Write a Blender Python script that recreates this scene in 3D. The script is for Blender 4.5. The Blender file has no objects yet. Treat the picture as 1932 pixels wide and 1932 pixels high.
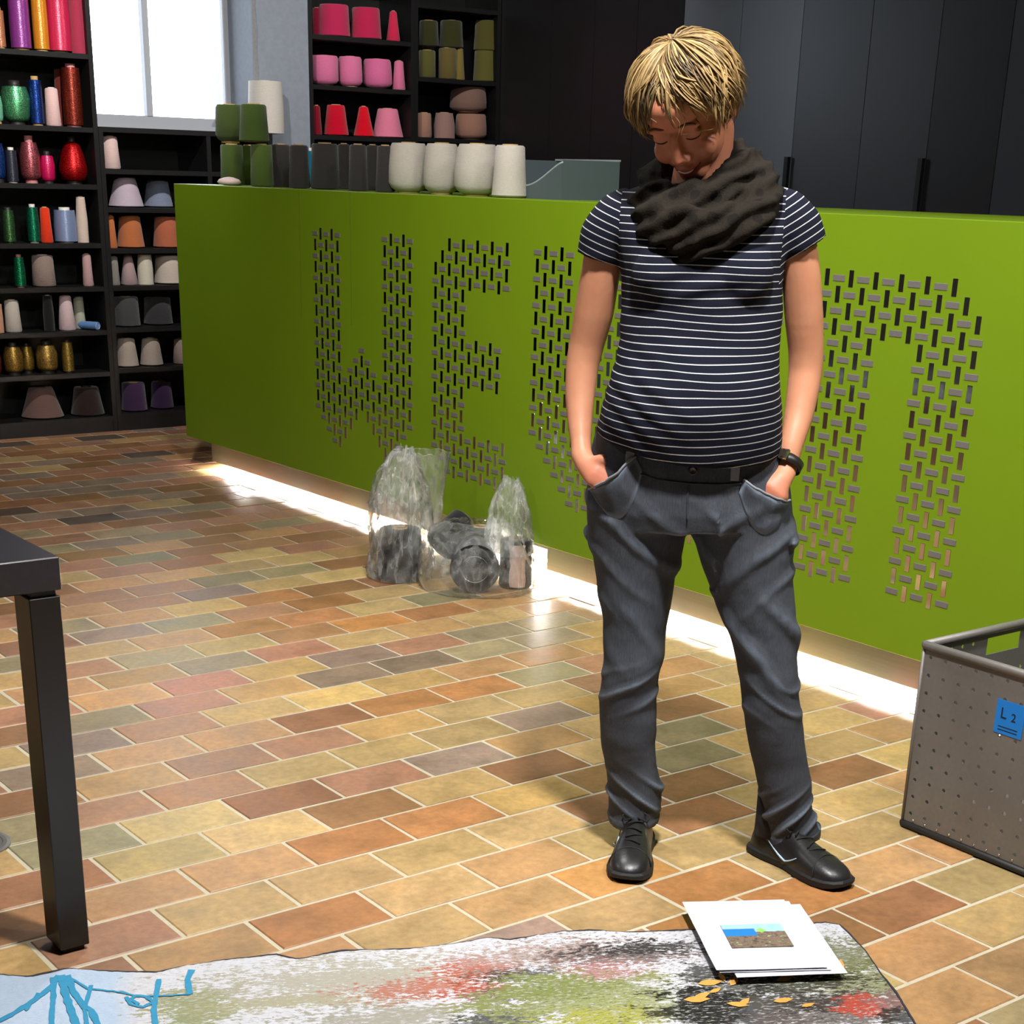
import bpy, bmesh, math, random
import numpy as np
from mathutils import Vector, Matrix, noise

# ------------------------------------------------------------------ camera, world, light, exposure
scene = bpy.context.scene
col = scene.collection
RM = np.array([[0.7990923803752726, -0.6006710720875893, 0.025409265698296175],
               [-0.20629641052693876, -0.3136503041165557, -0.9268577440639383],
               [0.5647062587132192, 0.7354031206656239, -0.37455185420096443]])
CP = np.array([-1.5355781, -3.1318927, 1.3714278])
FPX, PCX, PCY = 2964.7757, 966.0, 1530.0


def ray(x, y):
    return RM.T @ np.array([(x - PCX) / FPX, (y - PCY) / FPX, 1.0])


def on(axis, val, x, y):
    d = ray(x, y)
    return CP + (val - CP[axis]) / d[axis] * d


def pix(p):
    c = RM @ (np.array(p, float) - CP)
    return PCX + FPX * c[0] / c[2], PCY + FPX * c[1] / c[2]


cam_data = bpy.data.cameras.new('camera')
cam_data.sensor_width = 36.0
cam_data.lens = FPX / 1932.0 * 36.0
cam_data.shift_y = (PCY - 966.0) / 1932.0
cam_data.clip_start = 0.05
cam_data.clip_end = 100
cam = bpy.data.objects.new('camera', cam_data)
col.objects.link(cam)
M = Matrix.Identity(4)
for i in range(3):
    M[i][0], M[i][1], M[i][2], M[i][3] = RM[0][i], -RM[1][i], -RM[2][i], CP[i]
cam.matrix_world = M
scene.camera = cam

scene.view_settings.view_transform = 'Standard'
scene.view_settings.look = 'None'
scene.view_settings.gamma = 1.0
scene.view_settings.use_curve_mapping = False
scene.view_settings.exposure = 0.27

world = bpy.data.worlds.new('sky')
scene.world = world
world.use_nodes = True
world.node_tree.nodes['Background'].inputs[0].default_value = (0.80, 0.90, 1.0, 1)
world.node_tree.nodes['Background'].inputs[1].default_value = 8.0

cyc = scene.cycles
cyc.max_bounces = 5
cyc.diffuse_bounces = 3
cyc.glossy_bounces = 3
cyc.transmission_bounces = 4
cyc.transparent_max_bounces = 12
cyc.caustics_reflective = False
cyc.caustics_refractive = False

CEIL = 3.35


def ceiling_lamp_light(name, loc, target, power, size, color, spread=180):
    ld = bpy.data.lights.new(name, 'AREA')
    ld.shape = 'DISK'
    ld.size = size
    ld.energy = power
    ld.color = color
    ld.spread = math.radians(spread)
    o = bpy.data.objects.new(name, ld)
    col.objects.link(o)
    o.location = loc
    o.rotation_euler = (Vector(target) - Vector(loc)).to_track_quat('-Z', 'Y').to_euler()
    return o


LAMPS = [  # location, aim, watts, disc size, colour, spread
    ((-0.05, -1.62, 3.10), (0.45, -0.85, 0.0), 88, 0.22, (1.0, 0.98, 0.95), 150),
    ((0.75, 0.55, 3.10), (0.9, 1.2, 0.2), 36, 0.22, (1.0, 0.98, 0.95), 140),
    ((1.35, 3.10, 3.10), (1.9, 5.3, 1.75), 22, 0.07, (1.0, 0.98, 0.95), 110),
    ((3.30, 3.20, 3.10), (3.9, 5.5, 1.8), 13, 0.07, (1.0, 0.98, 0.95), 110),
    ((-1.90, 1.60, 3.10), (-0.8, 1.6, 0.0), 24, 0.22, (1.0, 0.98, 0.95), 150),
    ((1.20, -2.20, 3.10), (1.2, -0.6, 0.2), 30, 0.22, (1.0, 0.98, 0.95), 140),
]
for i, (l, t, w, s, c, sp) in enumerate(LAMPS):
    ceiling_lamp_light('lamp_light', l, t, w, s, c, sp)

# ------------------------------------------------------------------ helpers
random.seed(7)
rng = np.random.default_rng(7)


def srgb(r, g, b):
    def f(c):
        c /= 255.0
        return c / 12.92 if c <= 0.04045 else ((c + 0.055) / 1.055) ** 2.4
    return (f(r), f(g), f(b), 1.0)


class NT:
    def __init__(s, name):
        s.m = bpy.data.materials.new(name)
        s.m.use_nodes = True
        s.t = s.m.node_tree
        s.b = s.t.nodes['Principled BSDF']
        s.out = s.t.nodes['Material Output']

    def n(s, kind, **kw):
        nd = s.t.nodes.new('ShaderNode' + kind)
        for k, v in kw.items():
            setattr(nd, k, v)
        return nd

    def l(s, a, b):
        s.t.links.new(a, b)

    def val(s, sock, v):
        if isinstance(v, bpy.types.NodeSocket):
            s.l(v, sock)
        else:
            sock.default_value = v

    def math(s, op, a, b=0.0, c=0.0, clamp=False):
        nd = s.n('Math', operation=op, use_clamp=clamp)
        for i, v in enumerate((a, b, c)):
            s.val(nd.inputs[i], v)
        return nd.outputs[0]

    def mix(s, f, a, b, mode='MIX'):
        nd = s.n('Mix', data_type='RGBA', blend_type=mode)
        s.val(nd.inputs[0], f)
        s.val(nd.inputs[6], a)
        s.val(nd.inputs[7], b)
        return nd.outputs[2]

    def noise(s, vec, scale, detail=3.0, rough=0.5):
        nd = s.n('TexNoise')
        s.val(nd.inputs['Vector'], vec)
        nd.inputs['Scale'].default_value = scale
        nd.inputs['Detail'].default_value = detail
        nd.inputs['Roughness'].default_value = rough
        return nd.outputs['Fac']

    def scaled(s, vec, sc):
        nd = s.n('Mapping')
        s.l(vec, nd.inputs[0])
        nd.inputs['Scale'].default_value = sc
        return nd.outputs[0]

    def ramp(s, fac, stops, interp='LINEAR'):
        nd = s.n('ValToRGB')
        nd.color_ramp.interpolation = interp
        els = nd.color_ramp.elements
        while len(els) < len(stops):
            els.new(0.5)
        for e, (p, c) in zip(els, stops):
            e.position = p
            e.color = c if len(c) == 4 else (*c, 1)
        s.val(nd.inputs[0], fac)
        return nd.outputs[0]

    def obj(s):
        return s.n('TexCoord').outputs['Object']

    def pos(s):
        return s.n('NewGeometry').outputs['Position']

    def bump(s, h, strength=0.3, dist=0.005):
        nd = s.n('Bump')
        nd.inputs['Strength'].default_value = strength
        nd.inputs['Distance'].default_value = dist
        s.l(h, nd.inputs['Height'])
        s.l(nd.outputs[0], s.b.inputs['Normal'])

    def set(s, color=None, rough=None, metal=None, spec=None, **kw):
        if color is not None:
            s.val(s.b.inputs['Base Color'], color)
        if rough is not None:
            s.val(s.b.inputs['Roughness'], rough)
        if metal is not None:
            s.b.inputs['Metallic'].default_value = metal
        if spec is not None:
            s.b.inputs['Specular IOR Level'].default_value = spec
        for k, v in kw.items():
            s.val(s.b.inputs[k], v)
        return s


def plain(name, color, rough=0.6, metal=0.0, spec=0.5, grain=0.0, gscale=60, bump=0.0):
    t = NT(name)
    c = color
    if grain or bump:
        f = t.noise(t.pos(), gscale, 4)
        if grain:
            c = t.mix(f, tuple(x * (1 - grain) for x in color[:3]) + (1,), tuple(min(1, x * (1 + grain)) for x in color[:3]) + (1,))
        if bump:
            t.bump(f, bump, 0.002)
    t.set(c, rough, metal, spec)
    return t.m


def mesh_obj(name, verts, faces, mat=None, parent=None, smooth=False, loc=None):
    me = bpy.data.meshes.new(name)
    me.from_pydata([tuple(map(float, v)) for v in verts], [], faces)
    me.update()
    if smooth:
        me.polygons.foreach_set('use_smooth', [True] * len(me.polygons))
    o = bpy.data.objects.new(name, me)
    col.objects.link(o)
    if mat:
        me.materials.append(mat)
    if parent:
        o.parent = parent
    if loc is not None:
        o.location = loc
    return o


def tag(o, label=None, cat=None, group=None, kind=None):
    if label:
        o['label'] = label
    if cat:
        o['category'] = cat
    if group:
        o['group'] = group
    if kind:
        o['kind'] = kind
    return o


def empty(name, loc, rz=0.0):
    o = bpy.data.objects.new(name, None)
    o.empty_display_size = 0.05
    col.objects.link(o)
    o.location = loc
    o.rotation_euler = (0, 0, rz)
    return o


class MB:
    """collects vertices and faces of one mesh"""

    def __init__(s):
        s.v, s.f = [], []

    def add(s, v, f):
        o = len(s.v)
        s.v += [tuple(map(float, p)) for p in v]
        s.f += [tuple(i + o for i in q) for q in f]
        return s

    def box(s, x0, x1, y0, y1, z0, z1, bev=0.0):
        if bev <= 0:
            s.add([(x0, y0, z0), (x1, y0, z0), (x1, y1, z0), (x0, y1, z0), (x0, y0, z1), (x1, y0, z1), (x1, y1, z1), (x0, y1, z1)],
                  [(3, 2, 1, 0), (4, 5, 6, 7), (0, 1, 5, 4), (1, 2, 6, 5), (2, 3, 7, 6), (3, 0, 4, 7)])
        else:
            b = bev
            ringz = [(z0, b), (z0 + b, 0), (z1 - b, 0), (z1, b)]
            v = []
            for z, k in ringz:
                v += [(x0 + b, y0 + k, z), (x1 - b, y0 + k, z), (x1 - k, y0 + b, z), (x1 - k, y1 - b, z),
                      (x1 - b, y1 - k, z), (x0 + b, y1 - k, z), (x0 + k, y1 - b, z), (x0 + k, y0 + b, z)]
            f = [tuple(range(7, -1, -1)), tuple(range(24, 32))]
            for r in range(3):
                for i in range(8):
                    j = (i + 1) % 8
                    f.append((r * 8 + i, r * 8 + j, r * 8 + 8 + j, r * 8 + 8 + i))
            s.add(v, f)
        return s

    def lathe(s, prof, n=28, c=(0, 0, 0), caps=True, axis=None):
        v, f = [], []
        for r, z in prof:
            for i in range(n):
                a = 2 * math.pi * i / n
                v.append((c[0] + r * math.cos(a), c[1] + r * math.sin(a), c[2] + z))
        for k in range(len(prof) - 1):
            for i in range(n):
                j = (i + 1) % n
                f.append((k * n + i, k * n + j, (k + 1) * n + j, (k + 1) * n + i))
        if caps:
            f.append(tuple(range(n - 1, -1, -1)))
            f.append(tuple((len(prof) - 1) * n + i for i in range(n)))
        return s.add(v, f)

    def rings(s, rings, closed=True, caps=True):
        n = len(rings[0])
        v = [p for r in rings for p in r]
        f = []
        for k in range(len(rings) - 1):
            for i in range(n if closed else n - 1):
                j = (i + 1) % n
                f.append((k * n + i, k * n + j, (k + 1) * n + j, (k + 1) * n + i))
        if caps and closed:
            f.append(tuple(range(n - 1, -1, -1)))
            f.append(tuple((len(rings) - 1) * n + i for i in range(n)))
        return s.add(v, f)

    def tube(s, pts, rad, n=10, caps=True, flat=1.0, up=None):
        pts = [np.array(p, float) for p in pts]
        rad = [rad] * len(pts) if np.isscalar(rad) else rad
        rings = []
        ref = np.array(up if up is not None else (0.13, 0.27, 0.95))
        for i, p in enumerate(pts):
            t = pts[min(i + 1, len(pts) - 1)] - pts[max(i - 1, 0)]
            t /= np.linalg.norm(t) + 1e-9
            a = np.cross(t, ref)
            a /= np.linalg.norm(a) + 1e-9
            b = np.cross(a, t)
            r = rad[i]
            ra, rb = (r if not isinstance(r, tuple) else r[0]), (r * flat if not isinstance(r, tuple) else r[1])
            rings.append([p + a * ra * math.cos(2 * math.pi * k / n) + b * rb * math.sin(2 * math.pi * k / n) for k in range(n)])
            ref = b
        return s.rings(rings, True, caps)

    def obj(s, name, mat=None, parent=None, smooth=False, loc=None, angle=None):
        o = mesh_obj(name, s.v, s.f, mat, parent, smooth, loc)
        if angle is not None:
            smooth_by_angle(o.data, angle)
        return o


def smooth_by_angle(me, deg):
    me.polygons.foreach_set('use_smooth', [True] * len(me.polygons))
    bm = bmesh.new()
    bm.from_mesh(me)
    lim = math.radians(deg)
    for e in bm.edges:
        if len(e.link_faces) == 2 and e.calc_face_angle(0) > lim:
            e.smooth = False
    bm.to_mesh(me)
    bm.free()


def box(name, x0, x1, y0, y1, z0, z1, mat, parent=None, bev=0.0):
    cx, cy, cz = (x0 + x1) / 2, (y0 + y1) / 2, (z0 if parent is None else (z0 + z1) / 2)
    b = MB().box(x0 - cx, x1 - cx, y0 - cy, y1 - cy, z0 - cz, z1 - cz, bev)
    o = b.obj(name, mat, None)
    o.location = (cx, cy, cz)
    if parent is not None:
        o.parent = parent
        o.location = Vector((cx, cy, cz)) - (parent.location if parent.parent is None else parent.location + parent.parent.location)
    return o


def text_mesh(name, body, size, mat, parent, matrix, extrude=0.0004):
    cu = bpy.data.curves.new(name, 'FONT')
    cu.body = body
    cu.size = size
    cu.extrude = extrude
    cu.align_x = 'CENTER'
    cu.align_y = 'CENTER'
    tmp = bpy.data.objects.new(name + '_tmp', cu)
    col.objects.link(tmp)
    dg = bpy.context.evaluated_depsgraph_get()
    me = bpy.data.meshes.new_from_object(tmp.evaluated_get(dg))
    bpy.data.objects.remove(tmp)
    bpy.data.curves.remove(cu)
    o = bpy.data.objects.new(name, me)
    me.materials.clear()
    me.materials.append(mat)
    col.objects.link(o)
    o.parent = parent
    o.matrix_local = matrix
    return o
# ------------------------------------------------------------------ floor of brick tiles
BL, BW = 0.2544, 0.15266
BX0, BY0 = -4.2, -5.2
GAP = 0.0092
PAL = {'y': (178, 147, 95), 'Y': (186, 151, 88), 'o': (178, 135, 88), 'O': (177, 120, 68), 'r': (165, 118, 88),
       'b': (148, 104, 66), 'g': (148, 132, 98), 'p': (142, 120, 100), 'd': (96, 80, 70)}
BRICKS = {
    10: {2: 'o', 3: 'o'}, 9: {1.5: 'y', 2.5: 'o', 3.5: 'y'}, 8: {2: 'b', 3: 'b', 4: 'y', 1: 'o', 0: 'y'},
    7: {.5: 'o', 1.5: 'O', 2.5: 'O', 3.5: 'o', 4.5: 'o', -.5: 'y'}, 6: {-1: 'y', 0: 'p', 1: 'y', 2: 'O', 3: 'y', 4: 'y', 5: 'y'},
    5: {-2.5: 'y', -1.5: 'o', -.5: 'y', .5: 'o', 1.5: 'O', 2.5: 'y', 3.5: 'y', 4.5: 'y', 5.5: 'o'},
    4: {-3: 'r', -2: 'o', -1: 'O', 0: 'y', 1: 'o', 2: 'y', 3: 'b', 4: 'y', 5: 'b', 6: 'y'},
    3: {-2.5: 'r', -1.5: 'y', -.5: 'y', .5: 'y', 1.5: 'y', 2.5: 'b', 3.5: 'b', 4.5: 'y', 5.5: 'y', 6.5: 'o'},
    2: {-3: 'b', -2: 'o', -1: 'o', 0: 'O', 1: 'O', 2: 'Y', 3: 'b', 4: 'g', 5: 'y', 6: 'y', 7: 'r'},
    1: {-2.5: 'b', -1.5: 'y', -.5: 'y', .5: 'b', 1.5: 'y', 2.5: 'b', 3.5: 'y', 4.5: 'g', 5.5: 'o', 6.5: 'y'},
    0: {-2: 'g', -1: 'y', 0: 'b', 1: 'r', 2: 'p', 3: 'o', 4: 'y', 5: 'b', 6: 'Y', 7: 'y'},
    -1: {-2.5: 'g', -1.5: 'r', -.5: 'r', .5: 'y', 1.5: 'y', 2.5: 'y', 3.5: 'p', 4.5: 'Y', 5.5: 'o', 6.5: 'y'},
    -2: {-2: 'b', -1: 'o', 0: 'r', 1: 'r', 2: 'Y', 3: 'y', 4: 'y', 5: 'r', 6: 'o', 7: 'y'},
    -3: {-1.5: 'p', -.5: 'o', .5: 'o', 1.5: 'b', 2.5: 'O', 3.5: 'O', 4.5: 'g', 5.5: 'r', 6.5: 'y'},
    -4: {-1: 'p', 0: 'r', 1: 'y', 2: 'Y', 3: 'Y', 4: 'o', 5: 'o', 6: 'Y', 7: 'y'},
    -5: {-1.5: 'b', -.5: 'g', .5: 'r', 1.5: 'o', 2.5: 'p', 3.5: 'p', 4.5: 'g', 5.5: 'g', 6.5: 'Y'},
    -6: {-1: 'r', 0: 'o', 1: 'r', 2: 'Y', 3: 'p', 4: 'r', 5: 'g', 6: 'g', 7: 'y'},
    -7: {-.5: 'o', .5: 'o', 1.5: 'g', 2.5: 'r', 3.5: 'y', 4.5: 'o', 5.5: 'y', 6.5: 'o'},
    -8: {-1: 'y', 0: 'r', 1: 'g', 2: 'y', 3: 'o', 4: 'O', 5: 'O', 6: 'o', 7: 'y'},
    -9: {-.5: 'g', .5: 'y', 1.5: 'o', 2.5: 'O', 3.5: 'O', 4.5: 'y', 5.5: 'g', 6.5: 'o'},
    -10: {0: 'r', 1: 'p', 2: 'g', 3: 'r', 4: 'O', 5: 'y', 6: 'y', 7: 'y'},
    -11: {.5: 'g', 1.5: 'o', 2.5: 'Y', 3.5: 'O', 4.5: 'b', 5.5: 'b', 6.5: 'o'},
    -12: {0: 'r', 1: 'o', 2: 'r', 3: 'p', 4: 'y', 5: 'y', 6: 'b', 7: 'g'},
    -13: {.5: 'b', 1.5: 'r', 2.5: 'r', 3.5: 'g', 4.5: 'g', 5.5: 'b', 6.5: 'o'},
    -14: {1: 'b', 2: 'o', 3: 'o', 4: 'y', 5: 'y', 6: 'o', 7: 'y'},
}


def brick_shader(name, source):
    t = NT(name)
    if source == 'object':
        c = t.n('ObjectInfo').outputs['Color']
    else:
        c = t.n('VertexColor', layer_name='tint').outputs['Color']
    p = t.pos()
    n1 = t.noise(p, 9.0, 3, 0.6)
    n2 = t.noise(p, 55.0, 2, 0.6)
    n3 = t.noise(p, 240.0, 1, 0.5)
    cloud = t.ramp(n1, [(0.32, (0.80, 0.80, 0.78)), (0.5, (0.97, 0.97, 0.97)), (0.68, (1.12, 1.09, 1.03))])
    c2 = t.mix(1.0, c, cloud, 'MULTIPLY')
    hot = t.ramp(t.noise(p, 6.0, 2, 0.5), [(0.55, (0, 0, 0)), (0.72, (1, 1, 1))])
    c2 = t.mix(t.math('MULTIPLY', hot, 0.22), c2, t.mix(1.0, c2, (1.08, 0.82, 0.62, 1), 'MULTIPLY'))
    grain = t.ramp(n2, [(0.3, (0.84, 0.84, 0.84)), (0.7, (1.1, 1.1, 1.1))])
    c3 = t.mix(1.0, c2, grain, 'MULTIPLY')
    speck = t.ramp(n3, [(0.70, (0, 0, 0)), (0.78, (1, 1, 1))])
    c4 = t.mix(t.math('MULTIPLY', speck, 0.55), c3, (0.10, 0.055, 0.03, 1))
    t.set(c4, t.math('ADD', 0.30, t.math('MULTIPLY', n1, 0.28)), spec=0.45)
    t.bump(n2, 0.22, 0.002)
    return t.m


brick_mat = brick_shader('fired_brick_tile', 'object')
brick_mat_far = brick_shader('fired_brick_tile_far', 'attr')
grout_mat = plain('grout', srgb(178, 170, 148), 0.9, grain=0.15, gscale=90, bump=0.3)

floor = box('floor', BX0, 5.36, BY0, 5.75, -0.30, -0.0024, grout_mat)
tag(floor, kind='structure')
bl, bw = (BL - GAP) / 2, (BW - GAP) / 2
BV = []
bz = [(-0.012, 0.0), (-0.0018, 0.0), (0.0, 0.0022)]
for z, k in bz:
    BV += [(-bl + k, -bw + k, z), (bl - k, -bw + k, z), (bl - k, bw - k, z), (-bl + k, bw - k, z)]
BF = [(8, 9, 10, 11)] + [(r * 4 + i, r * 4 + (i + 1) % 4, r * 4 + 4 + (i + 1) % 4, r * 4 + 4 + i) for r in range(2) for i in range(4)]
brick_me = bpy.data.meshes.new('brick')
brick_me.from_pydata(BV, [], BF)
brick_me.materials.append(brick_mat)

cells = []
for v in range(-38, 36):
    off = 0.0 if v % 2 == 0 else 0.5
    for k in range(-18, 22):
        u = k + off
        x, y = (u + 0.5) * BL, -(v + 0.5) * BW
        if not (BX0 + .13 < x < 5.2 and BY0 + .08 < y < 5.65):
            continue
        c = BRICKS.get(v, {}).get(u)
        if c is None:
            r = rng.random()
            if v < -20:
                c = 'rrbbrrbdoypp'[int(r * 12)]
            elif v < -14:
                c = 'rrbbrrogygpb'[int(r * 12)]
            else:
                c = 'yyyoorbgYpOo'[int(r * 12)]
        base = np.array(PAL[c], float)
        base = (base * .90 + base.mean() * .10) * .955 * (1 + rng.normal(0, 0.05)) + rng.normal(0, 1.6, 3)
        rgb = srgb(*np.clip(base, 5, 250))
        px, py = pix((x, y, 0)) if (RM @ (np.array([x, y, 0]) - CP))[2] > 0.3 else (-999, -999)
        vis = -60 < px < 1990 and 700 < py < 1975 and x < 2.02 and y < 5.24
        if vis and py > 1770 + (1848 - 1750) * (1 - px / 1600) and px < 1600:
            vis = False                                   # under the rug
        if vis and x > 1.27 and x < 1.78 and -1.4 < y < -1.03:
            vis = False                                   # under the crate
        area = 0
        if vis:
            d = (RM @ (np.array([x, y, 0]) - CP))[2]
            area = 1.0 / d ** 3
        cells.append((area, x, y, rgb, 1 if rng.random() < .5 else -1, rng.normal(0, .004), rng.normal(0, .0007)))
cells.sort(key=lambda c: -c[0])
for area, x, y, rgb, fl, rz, dz in cells[:300]:
    o = bpy.data.objects.new('brick', brick_me)
    col.objects.link(o)
    o.parent = floor
    o.location = (x - floor.location.x, y - floor.location.y, min(dz, 0.0005) - floor.location.z)
    o.rotation_euler = (0, 0, rz + (math.pi if fl < 0 else 0))
    o.color = rgb
mb = MB()
tints = []
for area, x, y, rgb, fl, rz, dz in cells[300:]:
    mb.add([(a + x - floor.location.x, b + y - floor.location.y, c - floor.location.z + min(dz, 0.0005)) for a, b, c in BV], BF)
    tints += [rgb] * len(BV)
rest = mb.obj('bricks', brick_mat_far, floor)
at = rest.data.color_attributes.new('tint', 'FLOAT_COLOR', 'POINT')
at.data.foreach_set('color', np.array(tints, np.float32).ravel())
tag(rest, kind='stuff')

# ------------------------------------------------------------------ room shell
WALL_Y = 5.66
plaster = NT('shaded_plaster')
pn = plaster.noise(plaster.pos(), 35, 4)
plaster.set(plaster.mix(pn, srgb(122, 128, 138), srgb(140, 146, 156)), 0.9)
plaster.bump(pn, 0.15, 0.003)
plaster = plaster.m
white_wall = plain('white_wall_paint', srgb(150, 148, 145), 0.9, grain=0.03, gscale=20)
black_paint = plain('black_shelf_paint', srgb(14, 13, 14), 0.45, grain=0.25, gscale=40, bump=0.05)
PFY = 5.475                                        # front of the pier and of the pink shelves
WX0, WX1, WZ0, WZ1 = 2.05, float(on(1, PFY, 478, 110)[0]), 1.585, 2.95      # window opening
XP0 = float(on(1, PFY, 583, 120)[0])
wb = MB()
wb.box(BX0, WX0, WALL_Y, WALL_Y + .32, 0, CEIL).box(WX1, XP0 - .002, PFY, WALL_Y + .32, 0, CEIL).box(XP0 - .002, 5.36, 5.84, WALL_Y + .32, 0, CEIL)
wb.box(WX0, WX1, WALL_Y, WALL_Y + .32, 0, WZ0).box(WX0, WX1, WALL_Y, WALL_Y + .32, WZ1, CEIL)
tag(wb.obj('wall_far', plaster), kind='structure')
tag(box('wall_right', 5.36, 5.5, BY0, WALL_Y + .32, 0, CEIL, white_wall), kind='structure')
tag(box('wall_left', BX0 - .15, BX0, BY0, WALL_Y + .32, 0, CEIL, white_wall), kind='structure')
tag(box('wall_near', BX0, 5.36, BY0 - .15, BY0, 0, CEIL, white_wall), kind='structure')
tag(box('ceiling', BX0 - .15, 5.5, BY0 - .15, WALL_Y + .32, CEIL, CEIL + .15, white_wall), kind='structure')

# window: frame, mullion, panes, sill
win_paint = plain('white_window_paint', srgb(168, 171, 178), 0.5)
glass = NT('window_glass')
gl = glass.n('BsdfGlossy')
gl.inputs['Roughness'].default_value = 0.02
tr = glass.n('BsdfTransparent')
fr = glass.n('Fresnel')
fr.inputs['IOR'].default_value = 1.45
mx = glass.n('MixShader')
glass.l(fr.outputs[0], mx.inputs[0])
glass.l(tr.outputs[0], mx.inputs[1])
glass.l(gl.outputs[0], mx.inputs[2])
glass.l(mx.outputs[0], glass.out.inputs[0])
glass = glass.m
wy = WALL_Y + 0.10
win = empty('window_1', ((WX0 + WX1) / 2, wy, WZ0))
tag(win, kind='structure')
ft = 0.035
box('window_frame', WX0, WX0 + ft, wy, wy + .06, WZ0, WZ1, win_paint, win)
box('window_frame', WX1 - ft, WX1, wy, wy + .06, WZ0, WZ1, win_paint, win)
box('window_frame', WX0 + ft, WX1 - ft, wy, wy + .06, WZ1 - ft, WZ1, win_paint, win)
box('window_frame', WX0 + ft, WX1 - ft, wy, wy + .06, WZ0, WZ0 + .045, win_paint, win)
mxc = on(1, wy, 277, 110)[0]
box('mullion', mxc - .018, mxc + .018, wy - .005, wy + .055, WZ0 + .045, WZ1 - ft, win_paint, win)
box('pane', WX0 + ft, mxc - .018, wy + .028, wy + .032, WZ0 + .045, WZ1 - ft, glass, win)
box('pane', mxc + .018, WX1 - ft, wy + .028, wy + .032, WZ0 + .045, WZ1 - ft, glass, win)
box('window_sill', WX0, WX1, WALL_Y - .02, wy, WZ0 - .03, WZ0, win_paint, win)
# ragged sealant and plaster lip along the right reveal
lip = MB()
rings = []
for i in range(60):
    z = WZ0 + (WZ1 - WZ0) * i / 59
    w = 0.02 + 0.010 * noise.noise((z * 9, 1.3, 0)) + 0.005 * noise.noise((z * 40, 4.3, 0))
    rings.append([(WX1 - .004, PFY - .010, z), (WX1 + w, PFY - .010, z), (WX1 + w, PFY + .004, z), (WX1 - .004, PFY + .004, z)])
lip.rings(rings)
tag(lip.obj('trim_1', plain('rough_mortar', srgb(128, 128, 130), 0.95, grain=0.2, gscale=80)), kind='structure')

# tall cabinet doors along the wall behind the counter
CABX = float(on(1, PFY, 945, 100)[0])
door_edges = [5.82] + [on(0, CABX, p, 100)[1] for p in (1040, 1120, 1200, 1287, 1395, 1510, 1640, 1770, 1905)]
step = 0.40
while len(door_edges) < 14:
    door_edges.append(door_edges[-1] - step)
carc = plain('cabinet_carcass', srgb(14, 14, 15), 0.6)
dmats = []
for nm, c, r in (('cabinet_door_laminate', (52, 54, 60), .38), ('cabinet_door_painted_reflection', (112, 119, 132), .42), ('cabinet_door_painted_dark_reflection', (30, 29, 31), .38)):  # pale and dark door colours hold painted reflections of the room
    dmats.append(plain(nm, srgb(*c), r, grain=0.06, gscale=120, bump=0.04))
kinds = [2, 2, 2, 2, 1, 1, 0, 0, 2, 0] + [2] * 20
cabs = None
dwords = {0: 'dark grey', 1: 'reflection-toned blue-grey', 2: 'reflection-toned near-black'}
cab_notes = ['beside the olive cones', 'second right of the olive cones', 'third right of the olive cones', "just left of the woman's hair",
             "behind the woman's hair", "right of the woman's hair, with slot handle", 'with hinge edge right of the first slot handle', 'ending at the second slot handle',
             'just right of the second slot handle', 'at the right edge of the photo']
for i in range(len(door_edges) - 1):
    y1, y0 = door_edges[i], door_edges[i + 1]
    cab = empty('tall_cabinet', (CABX + .2, (y0 + y1) / 2, 0))
    k = kinds[i]
    note = cab_notes[i] if i < len(cab_notes) else 'number %d past the right edge' % (i - 9)
    tag(cab, 'tall flat %s cabinet %s' % (dwords[k], note) if i < 10 else '%s tall near-black cabinet beyond the right edge of the photo' % ('first', 'second', 'third', 'fourth')[i - 10], 'cabinet', 'tall cabinets behind the green counter')
    box('body', CABX + .022, CABX + .45, y0 + .002, y1 - .002, 0, 2.9, carc, cab)
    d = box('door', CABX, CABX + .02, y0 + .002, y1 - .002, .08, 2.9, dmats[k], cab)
    if i in (5, 7, 9):
        ht = on(0, CABX, 1487, 296)[2]
        box('handle', CABX - .022, CABX - .001, y0 + .004, y0 + .03, ht - .42, ht, carc, d)

# ceiling lamp fixtures
lamp_black = plain('lamp_housing', srgb(30, 30, 30), 0.4)
for i, (l, t, w, s, c, sp) in enumerate(LAMPS):
    e = empty('ceiling_lamp', (l[0], l[1], CEIL))
    notes = ['in front of the woman', 'over the middle of the brick floor', 'aimed at the window shelves', 'aimed at the pink yarn', 'over the left of the room', 'over the crate']
    tag(e, 'black round ceiling lamp ' + notes[i], 'lamp', 'ceiling lamps')
    b = MB().lathe([(s / 2 + .05, 0.0), (s / 2 + .05, .12), (s / 2 + .045, .12), (s / 2 + .045, .01), (.02, .01)], 24, (0, 0, l[2] - CEIL + .015), caps=False)
    b.obj('housing', lamp_black, e)
    MB().lathe([(.012, l[2] - CEIL + .02), (.012, 0)], 10).obj('stem', lamp_black, e)
# ------------------------------------------------------------------ green counter with woven steel lettering
PXF = 1.92                      # front plane of the counter
CY0, CY1 = -1.9, 4.07
CZ0, CZ1 = 0.150, 1.299
green = NT('green_lacquer')
gn = green.noise(green.pos(), 3.0, 2)
green.set(green.mix(gn, srgb(107, 136, 15), srgb(112, 142, 19)), 0.42, spec=0.4)
green.bump(green.noise(green.pos(), 900, 2), 0.05, 0.001)
green = green.m
steel = NT('brushed_plinth_steel')
sn = steel.noise(steel.scaled(steel.pos(), (40, 2, 220)), 3, 3)
steel.set(steel.mix(sn, srgb(122, 122, 126), srgb(142, 142, 146)), 0.48, 0.15)
steel = steel.m
plate_mat = plain('satin_steel_plate', srgb(122, 118, 116), 0.55, 0.4, grain=0.12, gscale=300)
mirror_mat = plain('polished_steel_strip', srgb(205, 202, 200), 0.07, 1.0)

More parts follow.
